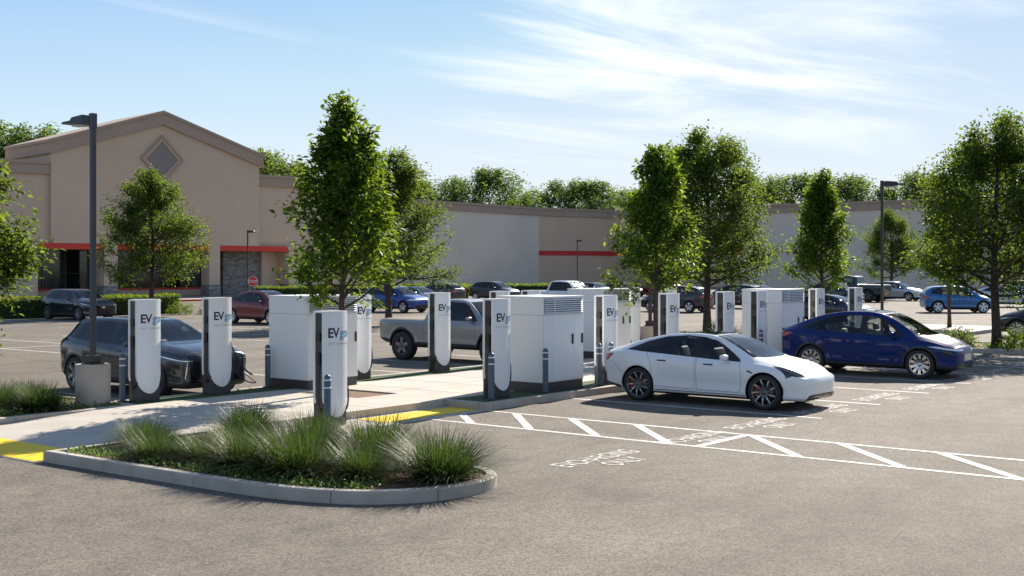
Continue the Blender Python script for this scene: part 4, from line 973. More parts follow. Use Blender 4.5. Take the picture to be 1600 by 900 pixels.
TRUCK = dict(x0=-2.78, x1=2.60, r=0.425, rr=0.26, ax=(-1.725, 1.725), capz=(0.85, 0.80), caps=(0.06, 0.09), tw=0.29, flare=0.03, knob=True, gap=0.075,
    zt=pchip([(-2.78, 1.18), (-2.70, 1.235), (-1.30, 1.245), (-1.00, 1.25), (-0.93, 1.30), (-0.80, 1.72), (-0.70, 1.81), (-0.2, 1.855), (0.3, 1.85), (0.65, 1.79), (1.0, 1.55), (1.28, 1.34), (1.42, 1.28), (1.9, 1.24), (2.4, 1.18), (2.60, 1.10)]),
    zw=pchip([(-2.78, 1.15), (-2.70, 1.20), (-1.3, 1.205), (-0.9, 1.205), (0.5, 1.20), (1.3, 1.19), (1.9, 1.16), (2.4, 1.10), (2.60, 1.03)]),
    zb=pchip([(-2.78, 0.62), (-2.5, 0.50), (-2.1, 0.44), (-1.0, 0.40), (1.2, 0.40), (2.0, 0.42), (2.4, 0.46), (2.60, 0.52)]),
    w=pchip([(-2.78, 0.90), (-2.6, 0.955), (-2.2, 0.985), (-1.0, 0.99), (1.2, 0.99), (1.9, 0.975), (2.3, 0.93), (2.5, 0.87), (2.60, 0.83)]),
    yr=pchip([(-2.78, 0.85), (-1.2, 0.85), (-0.95, 0.80), (-0.75, 0.70), (0.5, 0.70), (1.0, 0.75), (1.3, 0.82), (2.6, 0.8)]), crown=0.07, dense=((-1.05, -0.66, 26),),
    doors=[rounded([(-0.86, 0.60), (0.02, 0.60), (0.02, 1.74), (-0.62, 1.76), (-0.86, 1.3)], 0.05), rounded([(0.05, 0.60), (1.10, 0.60), (1.14, 1.0), (1.10, 1.27), (0.66, 1.66), (0.05, 1.74)], 0.05)],
    surround=[[(-0.74, 1.235), (1.16, 1.225), (1.1, 1.31), (0.72, 1.68), (0.55, 1.75), (0.0, 1.785), (-0.6, 1.765)]],
    windows=[rounded([(-0.62, 1.265), (-0.06, 1.262), (-0.06, 1.73), (-0.52, 1.72)], 0.04), rounded([(0.06, 1.262), (0.92, 1.25), (0.66, 1.58), (0.5, 1.69), (0.06, 1.73)], 0.04)],
    patches=[('windscreen', 'screen', 'top', rounded([(0.66, -0.60), (0.66, 0.60), (1.0, 0.68), (1.30, 0.76), (1.38, 0.4), (1.40, 0), (1.38, -0.4), (1.30, -0.76), (1.0, -0.68)], 0.05), lambda f: f.normal.z > 0.3),
             ('bed_cover', 'bed', 'top', rounded([(-2.66, -0.80), (-2.66, 0.80), (-0.99, 0.80), (-0.99, -0.80)], 0.05), lambda f: f.normal.z > 0.6),
             ('rear_glass', 'glassd', 'front', rounded([(-0.62, 1.36), (0.62, 1.36), (0.58, 1.70), (-0.58, 1.70)], 0.05), lambda f: f.normal.x < -0.3 and f.calc_center_median().x > -1.2),
             ('taillight', 'tail', 'side', [(-2.9, 1.02), (-2.60, 1.02), (-2.56, 1.10), (-2.9, 1.11)], lambda f: abs(f.calc_center_median().y) > 0.5),
             ('headlight', 'headw', 'front', rounded([(0.55, 0.80), (0.74, 0.80), (0.74, 1.06), (0.55, 1.06)], 0.07), lambda f: f.calc_center_median().x > 2.0 and f.normal.x > 0.1),
             ('headlight', 'headw', 'front', rounded([(-0.74, 0.80), (-0.55, 0.80), (-0.55, 1.06), (-0.74, 1.06)], 0.07), lambda f: f.calc_center_median().x > 2.0 and f.normal.x > 0.1),
             ('tailgate', 'paint', 'front', rounded([(-0.80, 0.68), (0.80, 0.68), (0.80, 1.15), (-0.80, 1.15)], 0.05), lambda f: f.normal.x < -0.3 and f.calc_center_median().x < -2.5)],
    clad=[[(-3.0, 0.0), (3.0, 0.0), (3.0, 0.60), (1.3, 0.56), (-1.2, 0.56), (-3.0, 0.68)]], flare_clad=0.14,
    handles=[(-0.66, 1.10), (0.26, 1.09)], mirror=(0.98, 1.30), cabin=(-0.78, 1.22), dash=1.02, seats=(0.25, -0.45), style=(5, 0.16, 0.12, 0.0, 0.01))
HATCH = dict(SEDAN, x0=-2.02, x1=2.05, r=0.345, rr=0.255, ax=(-1.30, 1.30), capz=(0.85, 0.60), caps=(0.10, 0.12),
    zt=pchip([(-2.02, 1.10), (-1.93, 1.22), (-1.75, 1.40), (-1.5, 1.535), (-1.0, 1.59), (-0.3, 1.60), (0.1, 1.57), (0.45, 1.47), (0.9, 1.22), (1.2, 1.06), (1.5, 0.99), (1.8, 0.90), (1.95, 0.80), (2.05, 0.72)]),
    zw=pchip([(-2.02, 1.02), (-1.8, 1.06), (-1.2, 1.05), (-0.5, 1.0), (0.3, 0.96), (1.0, 0.93), (1.5, 0.88), (1.8, 0.80), (1.95, 0.72), (2.05, 0.65)]),
    zb=pchip([(-2.02, 0.40), (-1.8, 0.28), (-1.0, 0.22), (1.0, 0.22), (1.8, 0.22), (2.05, 0.26)]),
    w=pchip([(-2.02, 0.74), (-1.85, 0.83), (-1.5, 0.88), (-1.0, 0.89), (0.5, 0.89), (1.2, 0.885), (1.6, 0.85), (1.85, 0.77), (1.95, 0.71), (2.05, 0.6)]),
    yr=pchip([(-2.02, 0.60), (-1.2, 0.60), (0.2, 0.59), (0.8, 0.66), (1.1, 0.73), (2.05, 0.65)]),
    doors=[rounded([(-0.95, 0.40), (-0.12, 0.38), (-0.10, 1.48), (-0.9, 1.49), (-1.2, 1.2)], 0.06), rounded([(-0.08, 0.38), (0.86, 0.38), (0.9, 0.9), (0.35, 1.42), (-0.08, 1.48)], 0.06)],
    surround=[[(-1.72, 1.12), (-1.0, 1.06), (-0.2, 1.02), (0.9, 0.97), (0.82, 1.06), (0.3, 1.43), (-0.1, 1.51), (-0.9, 1.53), (-1.5, 1.42)]],
    windows=[[(-1.0, 1.09), (-0.2, 1.05), (-0.2, 1.49), (-0.9, 1.495), (-1.05, 1.47)], [(-0.06, 1.04), (0.72, 1.0), (0.6, 1.14), (0.28, 1.39), (-0.06, 1.475)]],
    patches=[('windscreen', 'screen', 'top', rounded([(0.22, -0.52), (0.22, 0.52), (0.7, 0.62), (1.06, 0.70), (1.2, 0.4), (1.23, 0), (1.2, -0.4), (1.06, -0.70), (0.7, -0.62)], 0.05), lambda f: f.normal.z > 0.4),
             ('rear_glass', 'glassd', 'front', rounded([(-0.55, 1.18), (0.55, 1.18), (0.5, 1.46), (-0.5, 1.46)], 0.05), lambda f: f.normal.x < -0.25 and f.calc_center_median().x < -1.2),
             ('headlight', 'headw', 'side', [(1.45, 0.76), (1.9, 0.68), (2.3, 0.68), (2.3, 0.76), (1.8, 0.82)], lambda f: abs(f.calc_center_median().y) > 0.35),
             ('taillight', 'tail', 'side', [(-2.2, 0.86), (-1.86, 0.86), (-1.82, 1.02), (-2.2, 1.02)], lambda f: abs(f.calc_center_median().y) > 0.4),
             ('lower_grille', 'trim', 'front', [(-0.6, 0.27), (0.6, 0.27), (0.55, 0.42), (-0.55, 0.42)], lambda f: f.normal.x > 0.2 and f.calc_center_median().x > 1.6)],
    clad=[[(-2.6, 0.0), (2.6, 0.0), (2.6, 0.33), (-2.6, 0.36)]], flare_clad=0.08,
    handles=[(-0.8, 0.90), (0.2, 0.87)], mirror=(0.62, 1.06), cabin=(-1.2, 1.0), dash=0.85, seats=(0.0, -0.75), style=(5, 0.10, 0.14, 0.0, 0.01), far=True)
SUV = dict(XOVER, x0=-2.30, x1=2.33, r=0.36, rr=0.262, ax=(-1.42, 1.42), capz=(0.85, 0.66), caps=(0.09, 0.11),
    zt=pchip([(-2.30, 1.12), (-2.20, 1.24), (-2.0, 1.42), (-1.75, 1.55), (-1.3, 1.63), (-0.6, 1.665), (0.0, 1.65), (0.3, 1.60), (0.7, 1.44), (1.1, 1.23), (1.32, 1.12), (1.8, 1.04), (2.1, 0.95), (2.22, 0.87), (2.33, 0.80)]),
    zw=pchip([(-2.30, 1.05), (-2.1, 1.12), (-1.5, 1.12), (-0.6, 1.07), (0.2, 1.03), (1.2, 0.99), (1.7, 0.95), (2.05, 0.87), (2.2, 0.79), (2.33, 0.72)]),
    zb=pchip([(-2.30, 0.45), (-2.1, 0.33), (-1.0, 0.25), (1.0, 0.25), (1.9, 0.25), (2.2, 0.27), (2.33, 0.30)]),
    w=pchip([(-2.30, 0.78), (-2.15, 0.87), (-1.8, 0.92), (-1.0, 0.935), (0.6, 0.935), (1.4, 0.925), (1.8, 0.89), (2.1, 0.82), (2.2, 0.76), (2.33, 0.68)]),
    doors=[rounded([(-1.08, 0.44), (-0.12, 0.42), (-0.10, 1.53), (-0.95, 1.55), (-1.3, 1.2)], 0.06), rounded([(-0.08, 0.42), (0.96, 0.42), (1.0, 1.0), (0.40, 1.50), (-0.08, 1.53)], 0.06)],
    surround=[[(-1.95, 1.22), (-1.2, 1.15), (-0.4, 1.10), (1.0, 1.03), (0.92, 1.12), (0.36, 1.50), (0.0, 1.57), (-0.9, 1.60), (-1.6, 1.52)]],
    windows=[[(-1.80, 1.235), (-1.3, 1.19), (-1.22, 1.53), (-1.56, 1.47)], [(-1.20, 1.175), (-0.2, 1.12), (-0.2, 1.55), (-0.9, 1.565), (-1.1, 1.55)], [(-0.06, 1.11), (0.82, 1.065), (0.7, 1.2), (0.34, 1.455), (-0.06, 1.54)]],
    patches=[('windscreen', 'screen', 'top', rounded([(0.28, -0.54), (0.28, 0.54), (0.75, 0.62), (1.20, 0.71), (1.31, 0.4), (1.34, 0), (1.31, -0.4), (1.20, -0.71), (0.75, -0.62)], 0.05), lambda f: f.normal.z > 0.4),
             ('rear_glass', 'glassd', 'front', rounded([(-0.6, 1.22), (0.6, 1.22), (0.54, 1.52), (-0.54, 1.52)], 0.05), lambda f: f.normal.x < -0.2 and f.calc_center_median().x < -1.4),
             ('headlight', 'headw', 'side', [(1.72, 0.82), (2.1, 0.76), (2.6, 0.76), (2.6, 0.84), (2.0, 0.89)], lambda f: abs(f.calc_center_median().y) > 0.35),
             ('taillight', 'tail', 'side', [(-2.5, 0.95), (-2.12, 0.95), (-2.05, 1.08), (-2.5, 1.10)], lambda f: abs(f.calc_center_median().y) > 0.4),
             ('lower_grille', 'trim', 'front', [(-0.66, 0.32), (0.66, 0.32), (0.6, 0.50), (-0.6, 0.50)], lambda f: f.normal.x > 0.2 and f.calc_center_median().x > 1.8)],
    mirror=(0.72, 1.12), cabin=(-1.4, 1.1), dash=0.95, seats=(0.1, -0.8), style=(5, 0.11, 0.14, 0.0, 0.01))
M_PLATE = mat('plate_tan', (0.62, 0.57, 0.50), 0.5)
def paints(P, **k): return dict(dict(paint=P, glassd=M_GLASSD, plate=M_PLATE), **k)
P_WHITE = paint('paint_white', (0.80, 0.80, 0.80), rough=0.35)
P_NAVY = paint('paint_navy', (0.0005, 0.018, 0.115), metal=0.0, rough=0.45); setp(P_NAVY.node_tree.nodes['Principled BSDF'], Specular_IOR_Level=0.1, Coat_Weight=0.4)
P_BLACK = paint('paint_black', (0.034, 0.042, 0.056), metal=0.6, rough=0.22)
P_GREY = paint('paint_grey', (0.30, 0.30, 0.31), metal=0.6, rough=0.38)
P_RED = paint('paint_red', (0.17, 0.006, 0.012), metal=0.3, rough=0.35)
P_BLUE = paint('paint_blue', (0.012, 0.06, 0.28), metal=0.4, rough=0.35)
P_BRIGHT = paint('paint_bright_blue', (0.008, 0.13, 0.36), metal=0.3, rough=0.35)
P_SILV = paint('paint_silver', (0.50, 0.53, 0.56), metal=0.7, rough=0.32)
P_GREEN = paint('paint_dark_green', (0.012, 0.030, 0.022), metal=0.2, rough=0.3)
P_CHAR = paint('paint_charcoal', (0.035, 0.038, 0.044), metal=0.4, rough=0.35)
def face(dx, dy): return math.atan2(dy, dx)
DOWN = R(-90); UP = R(90)
car_w = build_car('sedan', 'white electric sedan backed into a charging bay in the middle of the lot', 'car', SEDAN, paints(P_WHITE, accent=M_RIMS, caliper=M_CALR, handle=M_BLACK), (22.53, 12.13, 0), DOWN)
car_b = build_car('crossover', 'glossy navy blue crossover in the charging bay behind the white sedan', 'car', XOVER, paints(P_NAVY, rim=M_RIMS, seat=M_SEATG), (31.11, 12.12, 0), DOWN)
car_l = build_car('luxury_suv', 'black SUV with vertical light blades plugged in behind the two leftmost chargers', 'car', LUX, paints(P_BLACK, accent=M_RIMS), (16.52, 23.22, 0), DOWN); car_l.scale = (0.955, 1, 1)
car_t = build_car('pickup_truck', 'grey electric pickup with black cladding and knobbly tyres behind the lone charger', 'pickup truck', TRUCK, paints(P_GREY, accent=M_RIMS), (27.94, 23.57, 0), DOWN)
# far vehicles: one of each remaining shape, then copies with their own paint
def at(x, y): return (x, y, 0)
car_v = build_car('suv', 'blue SUV with white headlight parked behind the grey pickup bed', 'car', SUV, paints(P_BLUE, rim=M_RIMS), at(56.4, 53.4), DOWN, 'cars in the far rows')
car_i = build_car('hatchback', 'bright blue hatchback with white five-spoke wheels broadside on the right', 'car', HATCH, paints(P_BRIGHT, rim=M_HEADW), at(77.6, 25.1), R(-56), 'cars in the far rows')
car_i.scale = (1.06,) * 3
FAR = [  # source, x, y, heading, paint, label
    (car_l, 37.6, 59.3, DOWN, P_BLACK, 'black SUV with chrome light blades parked against the hedge, far left'),
    (car_b, 40.7, 47.6, DOWN, P_RED, 'dark red crossover half hidden between the second charger and the left cabinet'),
    (car_w, 67.0, 61.2, DOWN, P_SILV, 'silver car with large windscreen directly behind the blue SUV'),
    (car_v, 71.9, 63.6, UP, P_GREEN, 'dark green SUV showing its red tail light behind the pickup cab'),
    (car_v, 82.2, 66.1, DOWN, P_CHAR, 'charcoal SUV alone before the long pale wall and its hedge'),
    (car_w, 97.4, 66.0, DOWN, P_SILV, 'silver sedan hood peeking out behind the white pickup'),
    (car_w, 101.0, 65.2, DOWN, P_RED, 'red sedan in the far row right of the silver hood'),
    (car_b, 102.9, 62.3, UP, P_RED, 'maroon crossover in the far row left of the narrow tree trunk'),
    (car_v, 67.8, 39.6, UP, P_CHAR, 'dark SUV with silver wheels facing left behind the thin lamp pole'),
    (car_v, 76.6, 40.2, UP, P_BLACK, 'black SUV with red tail light behind the broad tree trunk'),
    (car_w, 93.0, 46.4, DOWN, P_SILV, 'silver car whose bright windscreen shows above the far right cabinet'),
    (car_w, 59.4, 25.6, DOWN, P_BLACK, 'black sedan with glinting windscreen between the two rightmost chargers'),
    (car_b, 92.8, 39.7, DOWN, P_BLACK, 'black crossover behind the second charger from the right, nose right'),
    (car_v, 103.4, 38.6, DOWN, P_SILV, 'silver SUV nose right beside the tall right lamp pole'),
    (car_b, 91.2, 25.6, DOWN, P_SILV, 'silver blue car half hidden behind the bright blue hatchback'),
    (car_b, 51.4, 12.6, R(98), P_BLACK, 'black crossover cut by the right edge, behind the planted island'),
    (car_v, 119.0, 31.6, DOWN, P_CHAR, 'dark SUV at the right edge far behind the silver blue car'),
]
for src, x, y, h, pt, lb in FAR:
    o = dup(src, (x, y, 0), h, lb, 'cars in the far rows', swap={P_WHITE: pt, P_NAVY: pt, P_BLACK: pt, P_BLUE: pt, M_CALR: M_DISC})
dup(car_t, (65.9, 46.9, 0), DOWN, 'white pickup truck with long cab roof behind the middle cabinets', 'cars in the far rows', scale=1.06, swap={P_GREY: P_WHITE, M_BED: M_CLAD})
dup(car_t, (97.6, 40.4, 0), UP, 'tall dark pickup truck with red tail light behind the rightmost charger', 'cars in the far rows', scale=1.18, swap={P_GREY: P_GREEN, M_BED: M_CLAD})

# ------------------------------------------------------------------ buildings
def wall_seg(bm, p, q, z0, z1, out, thick, mi=0, over=(0, 0)):
    """box along p->q (outside is on the right-hand side of p->q), standing `out` proud"""
    p, q = Vector(p), Vector(q); d = (q - p).normalized(); n = Vector((d.y, -d.x)); p = p - d * over[0]; q = q + d * over[1]
    pts = [p + n * out, q + n * out, q + n * (out - thick), p + n * (out - thick)]
    prism(bm, [(v.x, v.y) for v in pts], z0, z1, mi=mi)
ox, oy = CS(-28.1, 115.0); dx_, dy_ = CS(math.sin(R(46)), math.cos(R(46)))
store = thing('retail_store', 'large tan stucco store with gabled front, grey diamond and red bands', 'building', (ox, oy, 0), math.atan2(dy_, dx_))
SL, SR, GL, GR, GM, ZE, ZA, ZW2 = -42.0, 18.9, -15.76, 4.86, -5.45, 13.6, 16.9, 11.9
OPEN = [(-16.75, -11.0), (-9.73, -0.59), (0.56, 8.25)]
bm = bmesh.new()
for a, b in ((SL, GL - 0.001), (GR + 0.001, SR)):
    box2(bm, (a, 0.4, 4.97), (b, 30, ZW2 - 0.05))
box2(bm, (SL, 0.4, 0), (-16.75, 3, 4.969)); box2(bm, (9.75, 0.4, 0), (SR, 3, 4.969)); box2(bm, (SL, 8.0, 0), (SR, 29.9, 4.969))
finish(bm, 'wing_wall', M_TAN, store)
def yz(bm, pts, y0, y1, mi=0):
    a = [bm.verts.new((s, y0, z)) for s, z in pts]; b = [bm.verts.new((s, y1, z)) for s, z in pts]; n = len(pts)
    fs = [bm.faces.new(a), bm.faces.new(b[::-1])] + [bm.faces.new((a[i], b[i], b[(i + 1) % n], a[(i + 1) % n])) for i in range(n)]
    for f in fs: f.material_index = mi
    bmesh.ops.recalc_face_normals(bm, faces=bm.faces)
bm = bmesh.new(); yz(bm, [(GL, 4.97), (GR, 4.97), (GR, ZE), (GM, ZA), (GL, ZE)], 0, 9.0); finish(bm, 'gable_wall', M_TAN, store)
bm = bmesh.new(); c = 0.98
yz(bm, [(GL - 0.3, ZE - c), (GM, ZA - c), (GM, ZA + 0.15), (GL - 0.3, ZE + 0.05)], -0.3, 9.2); yz(bm, [(GM + 0.001, ZA - c), (GR + 0.3, ZE - c), (GR + 0.3, ZE + 0.05), (GM + 0.001, ZA + 0.15)], -0.3, 9.2)
yz(bm, [(GL - 0.42, ZE - 0.05), (GM, ZA + 0.03), (GM, ZA + 0.3), (GL - 0.42, ZE + 0.2)], -0.42, 9.3); yz(bm, [(GM + 0.001, ZA + 0.03), (GR + 0.42, ZE - 0.05), (GR + 0.42, ZE + 0.2), (GM + 0.001, ZA + 0.3)], -0.42, 9.3)
finish(bm, 'gable_cornice', M_TAN2, store)
for a, b in ((SL, GL - 0.004), (GR + 0.004, SR + 0.3)):
    bm = bmesh.new(); box2(bm, (a, 0.15, ZW2 - 1.05), (b, 30.2, ZW2 - 0.001)); box2(bm, (a, 0.05, ZW2 - 0.22), (b, 30.3, ZW2 + 0.06)); finish(bm, 'cornice', M_TAN2, store)
def diamond(r0, r1, y0, y1, m, name):
    bm = bmesh.new(); cz = 12.75; P = lambda r, y: [bm.verts.new(p) for p in ((GM - r, y, cz), (GM, y, cz - r * 1.03), (GM + r, y, cz), (GM, y, cz + r * 1.03))]
    if r1 is None:
        A, B = P(r0, y0), P(r0, y1); bm.faces.new(A)
        for i in range(4): bm.faces.new((A[i], A[(i + 1) % 4], B[(i + 1) % 4], B[i]))
    else:
        A, B, C, D = P(r0, y1), P(r0, y0), P(r1, y0), P(r1, y1)
        for i in range(4):
            j = (i + 1) % 4
            for U, V in ((A, B), (B, C), (C, D)): bm.faces.new((U[i], U[j], V[j], V[i]))
    bmesh.ops.recalc_face_normals(bm, faces=bm.faces); return finish(bm, name, m, store)
diamond(2.15, 1.85, -0.22, 0.0, M_TAN2, 'diamond_frame'); diamond(1.85, 1.62, -0.12, 0.0, M_TAN, 'diamond_frame'); diamond(1.62, None, -0.04, 0.0, M_GREYD, 'diamond_panel')
for a, b in OPEN:
    bm = bmesh.new(); box2(bm, (a, 0.06, 4.45), (b, 0.6, 4.968)); finish(bm, 'red_band', M_RED, store)
for a, b in ((-11.0, -9.73), (-0.59, 0.56), (8.25, 9.75)):
    bm = bmesh.new(); box2(bm, (a, 0.0, 1.25), (b, 1.5, 4.969)); pl = finish(bm, 'pillar', M_TAN, store)
    bm = bmesh.new(); box2(bm, (a - 0.05, -0.05, 0.0), (b + 0.05, 1.55, 1.25), bev=0.03); finish(bm, 'stone_base', M_STONE, pl)
bm = bmesh.new(); box2(bm, (9.81, 0.33, 0), (SR, 0.399, 1.2)); finish(bm, 'stone_base', M_STONE, store)
bm = bmesh.new(); box2(bm, (-16.75, 0.61, 4.46), (9.7, 7.9, 4.6)); finish(bm, 'soffit', M_TAN2, store)
# storefront glazing set back under the arcade
M_SGL = mat('store_glass', (0.012, 0.012, 0.013), 0.06, spec=0.6)
for a, b in ((-16.7, -10.4), (-10.2, 2.2)):
    bm = bmesh.new(); box2(bm, (a, 4.6, 0.95), (b, 4.7, 4.4)); g = finish(bm, 'storefront_window', M_SGL, store)
    bm = bmesh.new(); x = a
    while x < b + 0.01: box2(bm, (x - 0.05, 4.52, 0.3), (x + 0.05, 4.72, 4.4)); x += (b - a) / round((b - a) / 2.1)
    box2(bm, (a, 4.54, 2.3), (b, 4.6, 2.36)); finish(bm, 'mullion', M_ALU, g)
    bm = bmesh.new(); box2(bm, (a, 4.5, 0.15), (b, 4.6, 0.75)); finish(bm, 'low_panel', M_TAN, g)
    bm = bmesh.new(); box2(bm, (a, 4.49, 0.751), (b, 4.6, 0.95)); finish(bm, 'red_sill', M_RED, g)
bm = bmesh.new(); box2(bm, (2.3, 2.4, 0.1), (6.4, 4.8, 4.44)); finish(bm, 'stone_wall', M_STONE, store)
bm = bmesh.new(); box2(bm, (6.41, 2.0, 0.1), (8.2, 4.9, 4.44)); finish(bm, 'return_wall', M_TAN, store)
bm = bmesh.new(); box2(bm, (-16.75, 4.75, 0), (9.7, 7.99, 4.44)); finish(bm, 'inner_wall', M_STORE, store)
# paved apron with a red kerb before the doors
bm = bmesh.new()
def SP(s, t): c_, s_ = math.cos(store.rotation_euler.z), math.sin(store.rotation_euler.z); return (ox + s * c_ - t * s_, oy + s * s_ + t * c_)
prism(bm, [SP(-30, -9), SP(16, -9), SP(16, 8), SP(-30, 8)], -0.1, 0.13); structure(finish(bm, 'store_pavement', M_CONC))
bm = bmesh.new(); prism(bm, [SP(-30, -9.2), SP(16, -9.2), SP(16, -9.001), SP(-30, -9.001)], -0.1, 0.16); structure(finish(bm, 'red_kerb', M_RED))
# long pale building closing the lot
big = thing('long_building', 'long pale stucco building with brown cornice and red stripe closing the lot', 'building')
W0, W1, W2, W3 = CS(-22.0, 149.2), CS(4.05, 183.0), CS(15.3, 190.8), CS(59.1, 157.5)
Wm = tuple(W2[i] + (W3[i] - W2[i]) * 0.42 for i in (0, 1)); W4 = CS(66.0, 166.0); W5 = CS(110.0, 133.0)
segs = [(W0, W1, M_PALE), (W1, W2, M_TAN), (W2, Wm, M_TAN), (Wm, W3, M_PALE), (W4, W5, M_STONE)]
for p, q, m in segs:
    bm = bmesh.new(); wall_seg(bm, p, q, 0, ZW2 - 0.05, 0, 14.0, over=(0, 0)); finish(bm, 'wall', m, big)
    bm = bmesh.new(); wall_seg(bm, p, q, ZW2 - 1.15, ZW2, 0.22, 6.0); wall_seg(bm, p, q, ZW2 - 0.25, ZW2 + 0.07, 0.34, 6.0); finish(bm, 'cornice', M_TAN2, big)
bm = bmesh.new(); wall_seg(bm, W3, W4, 0, ZW2 - 0.05, 0, 8.0); finish(bm, 'wall', M_PALE, big)
M_RED2 = mat('dull_red_band', (0.55, 0.03, 0.025), 0.6)
for p, q in ((W1, W2), (W2, Wm)):
    bm = bmesh.new(); wall_seg(bm, p, q, 4.8, 5.5, 0.10, 1.0); finish(bm, 'red_stripe', M_RED2, big)

# ------------------------------------------------------------------ vegetation
def leaves_np(rng, pos, out_dir, ln, wd, droop=0.4, jit=0.7):
    """one folded diamond leaf (two triangles) per position"""
    n = len(pos); d = out_dir + rng.normal(0, jit, (n, 3)); d[:, 2] -= droop; d /= np.linalg.norm(d, axis=1, keepdims=True) + 1e-9
    up_ = np.tile([0, 0, 1.0], (n, 1)) + rng.normal(0, 0.55, (n, 3)); sd = np.cross(d, up_); sd /= np.linalg.norm(sd, axis=1, keepdims=True) + 1e-9
    nr = np.cross(sd, d); L = ln * rng.uniform(0.65, 1.25, (n, 1)); Wd = wd * rng.uniform(0.7, 1.25, (n, 1))
    base = pos; tip = pos + d * L - nr * L * 0.10; mid = pos + d * L * 0.45
    l = mid + sd * Wd * .5 + nr * Wd * 0.16; r = mid - sd * Wd * .5 + nr * Wd * 0.16
    V = np.stack([base, l, tip, r], 1).reshape(-1, 3); i = np.arange(n)[:, None] * 4
    F = np.concatenate([i + [0, 2, 1], i + [0, 3, 2]], 0)
    return V, F
def tree_parts(seed, h, trunk_r, z0, prof, nb, nsub, per, ln, wd, rise=(0.25, 0.8), droop=0.35, lean=0.0, spread=0.10, start=0.55):
    rng = np.random.default_rng(seed); bm = bmesh.new()
    top = h * 0.93
    tk = [Vector((lean * (z / h) ** 2 + 0.03 * h * 0.2 * math.sin(z * 0.9 + seed), 0.02 * h * 0.2 * math.cos(z * 1.1 + seed), z)) for z in np.linspace(0, top, 12)]
    tube(bm, tk, [trunk_r * (1.25 if i == 0 else 1.0) * (1 - 0.93 * (i / 11) ** 1.1) + 0.004 for i in range(12)], 9)
    def trunk_at(z):
        f = min(max(z / top, 0), 0.999) * 11; i = int(f); return tk[i].lerp(tk[i + 1], f - i)
    pts, dirs = [], []
    ga = 2.399963
    for b in range(nb):
        u = (b + 0.5) / nb; zb = z0 + (top - z0) * (u ** 0.9) * 0.92; az = b * ga + rng.uniform(-0.5, 0.5)
        base = trunk_at(zb)
        tz = min(h * 0.985, zb + rng.uniform(*rise) * (prof(zb / h) + 0.3)); rr = prof(tz / h) * rng.uniform(0.6, 1.08) * (1 + 0.16 * math.sin(2 * az + seed) + 0.10 * math.sin(5 * az + 2 * zb))
        tip = Vector((math.cos(az) * rr, math.sin(az) * rr, tz)) + Vector((base.x, base.y, 0))
        mid = base.lerp(tip, 0.45) + Vector((0, 0, -0.06 * (tip - base).length))
        br = catmull([base, mid, tip], 4); r0 = max(0.006, trunk_r * 0.42 * (1 - u * 0.75)); n = len(br)
        tube(bm, br, [r0 * (1 - 0.85 * i / (n - 1)) for i in range(n)], 5, cap=False)
        L = (tip - base).length
        subs = [(br, 0.62)]
        for s in range(nsub):
            f = rng.uniform(0.3, 0.98); k = min(n - 2, int(f * (n - 1))); p = br[k].lerp(br[k + 1], f * (n - 1) - k)
            dv = (tip - base).normalized() * 0.7 + Vector(rng.normal(0, 0.65, 3)); dv.z += 0.15; dv.normalize()
            e = p + dv * L * rng.uniform(0.22, 0.48)
            z_ = e.z / h; lim = prof(min(z_, 1.0)) * rng.uniform(0.95, 1.3); rad = math.hypot(e.x - base.x, e.y - base.y)
            if rad > lim: e.x = base.x + (e.x - base.x) * lim / rad; e.y = base.y + (e.y - base.y) * lim / rad
            e.z = min(e.z, h)
            sb = [p, p.lerp(e, 0.5) + Vector((0, 0, 0.02)), e]; tube(bm, sb, [r0 * 0.32, r0 * 0.22, 0.003], 4, cap=False); subs.append((sb, 0.0))
        for sb, st in subs:
            m = len(sb) - 1
            for q in range(per):
                f = st + (1 - st) * rng.uniform(0.1, 1.0); k = min(m - 1, int(f * m)); p = sb[k].lerp(sb[k + 1], f * m - k)
                o = Vector(rng.normal(0, spread, 3)); pts.append(p + o)
                dd = (p - Vector((base.x, base.y, p.z - 0.2))); dirs.append(dd.normalized() if dd.length > 1e-3 else Vector((0, 0, 1)))
    V, F = leaves_np(rng, np.array(pts), np.array(dirs), ln, wd, droop)
    me = bpy.data.meshes.new('trunk'); bm.to_mesh(me); bm.free(); me.materials.append(M_BARK)
    return me, V, F
def interp(tab):
    X = [a for a, _ in tab]; Y = [b for _, b in tab]
    return lambda t: float(np.interp(t, X, Y))
def make_tree(name, label, cat, seed, leafm, loc, group=None, rotz=0.0, **k):
    t = thing(name, label, cat, loc, rotz, group); me, V, F = tree_parts(seed, **k)
    link('trunk', me, t); mesh_np('crown', V, F, leafm, t); return t
PEAR = dict(h=6.15, trunk_r=0.085, z0=1.75, prof=interp([(0.26, 0.85), (0.34, 1.25), (0.46, 1.36), (0.6, 1.12), (0.76, 0.76), (0.9, 0.45), (1.0, 0.10)]), nb=58, nsub=9, per=18, ln=0.16, wd=0.080, rise=(0.3, 0.95), droop=0.35, spread=0.10)
pear = make_tree('pear_tree', 'slender young pear tree nearest the viewer, rising behind the front charger', 'tree', 11, M_LEAF1, (17.95, 18.55, 0.1), 'pear trees along the walk', **PEAR)
pear2 = make_tree('pear_tree', 'slender pear tree beside the thin lamp pole, above the white sedan', 'tree', 23, M_LEAF1, (30.7, 18.6, 0.1), 'pear trees along the walk', **PEAR)
dup(pear, (42.4, 18.6, 0.1), R(130), 'slender pear tree behind the two rightmost chargers', 'pear trees along the walk')
dup(pear2, (54.6, 18.0, 0.1), R(75), 'slender pear tree before the bright blue hatchback, thin bare trunk', 'pear trees along the walk')
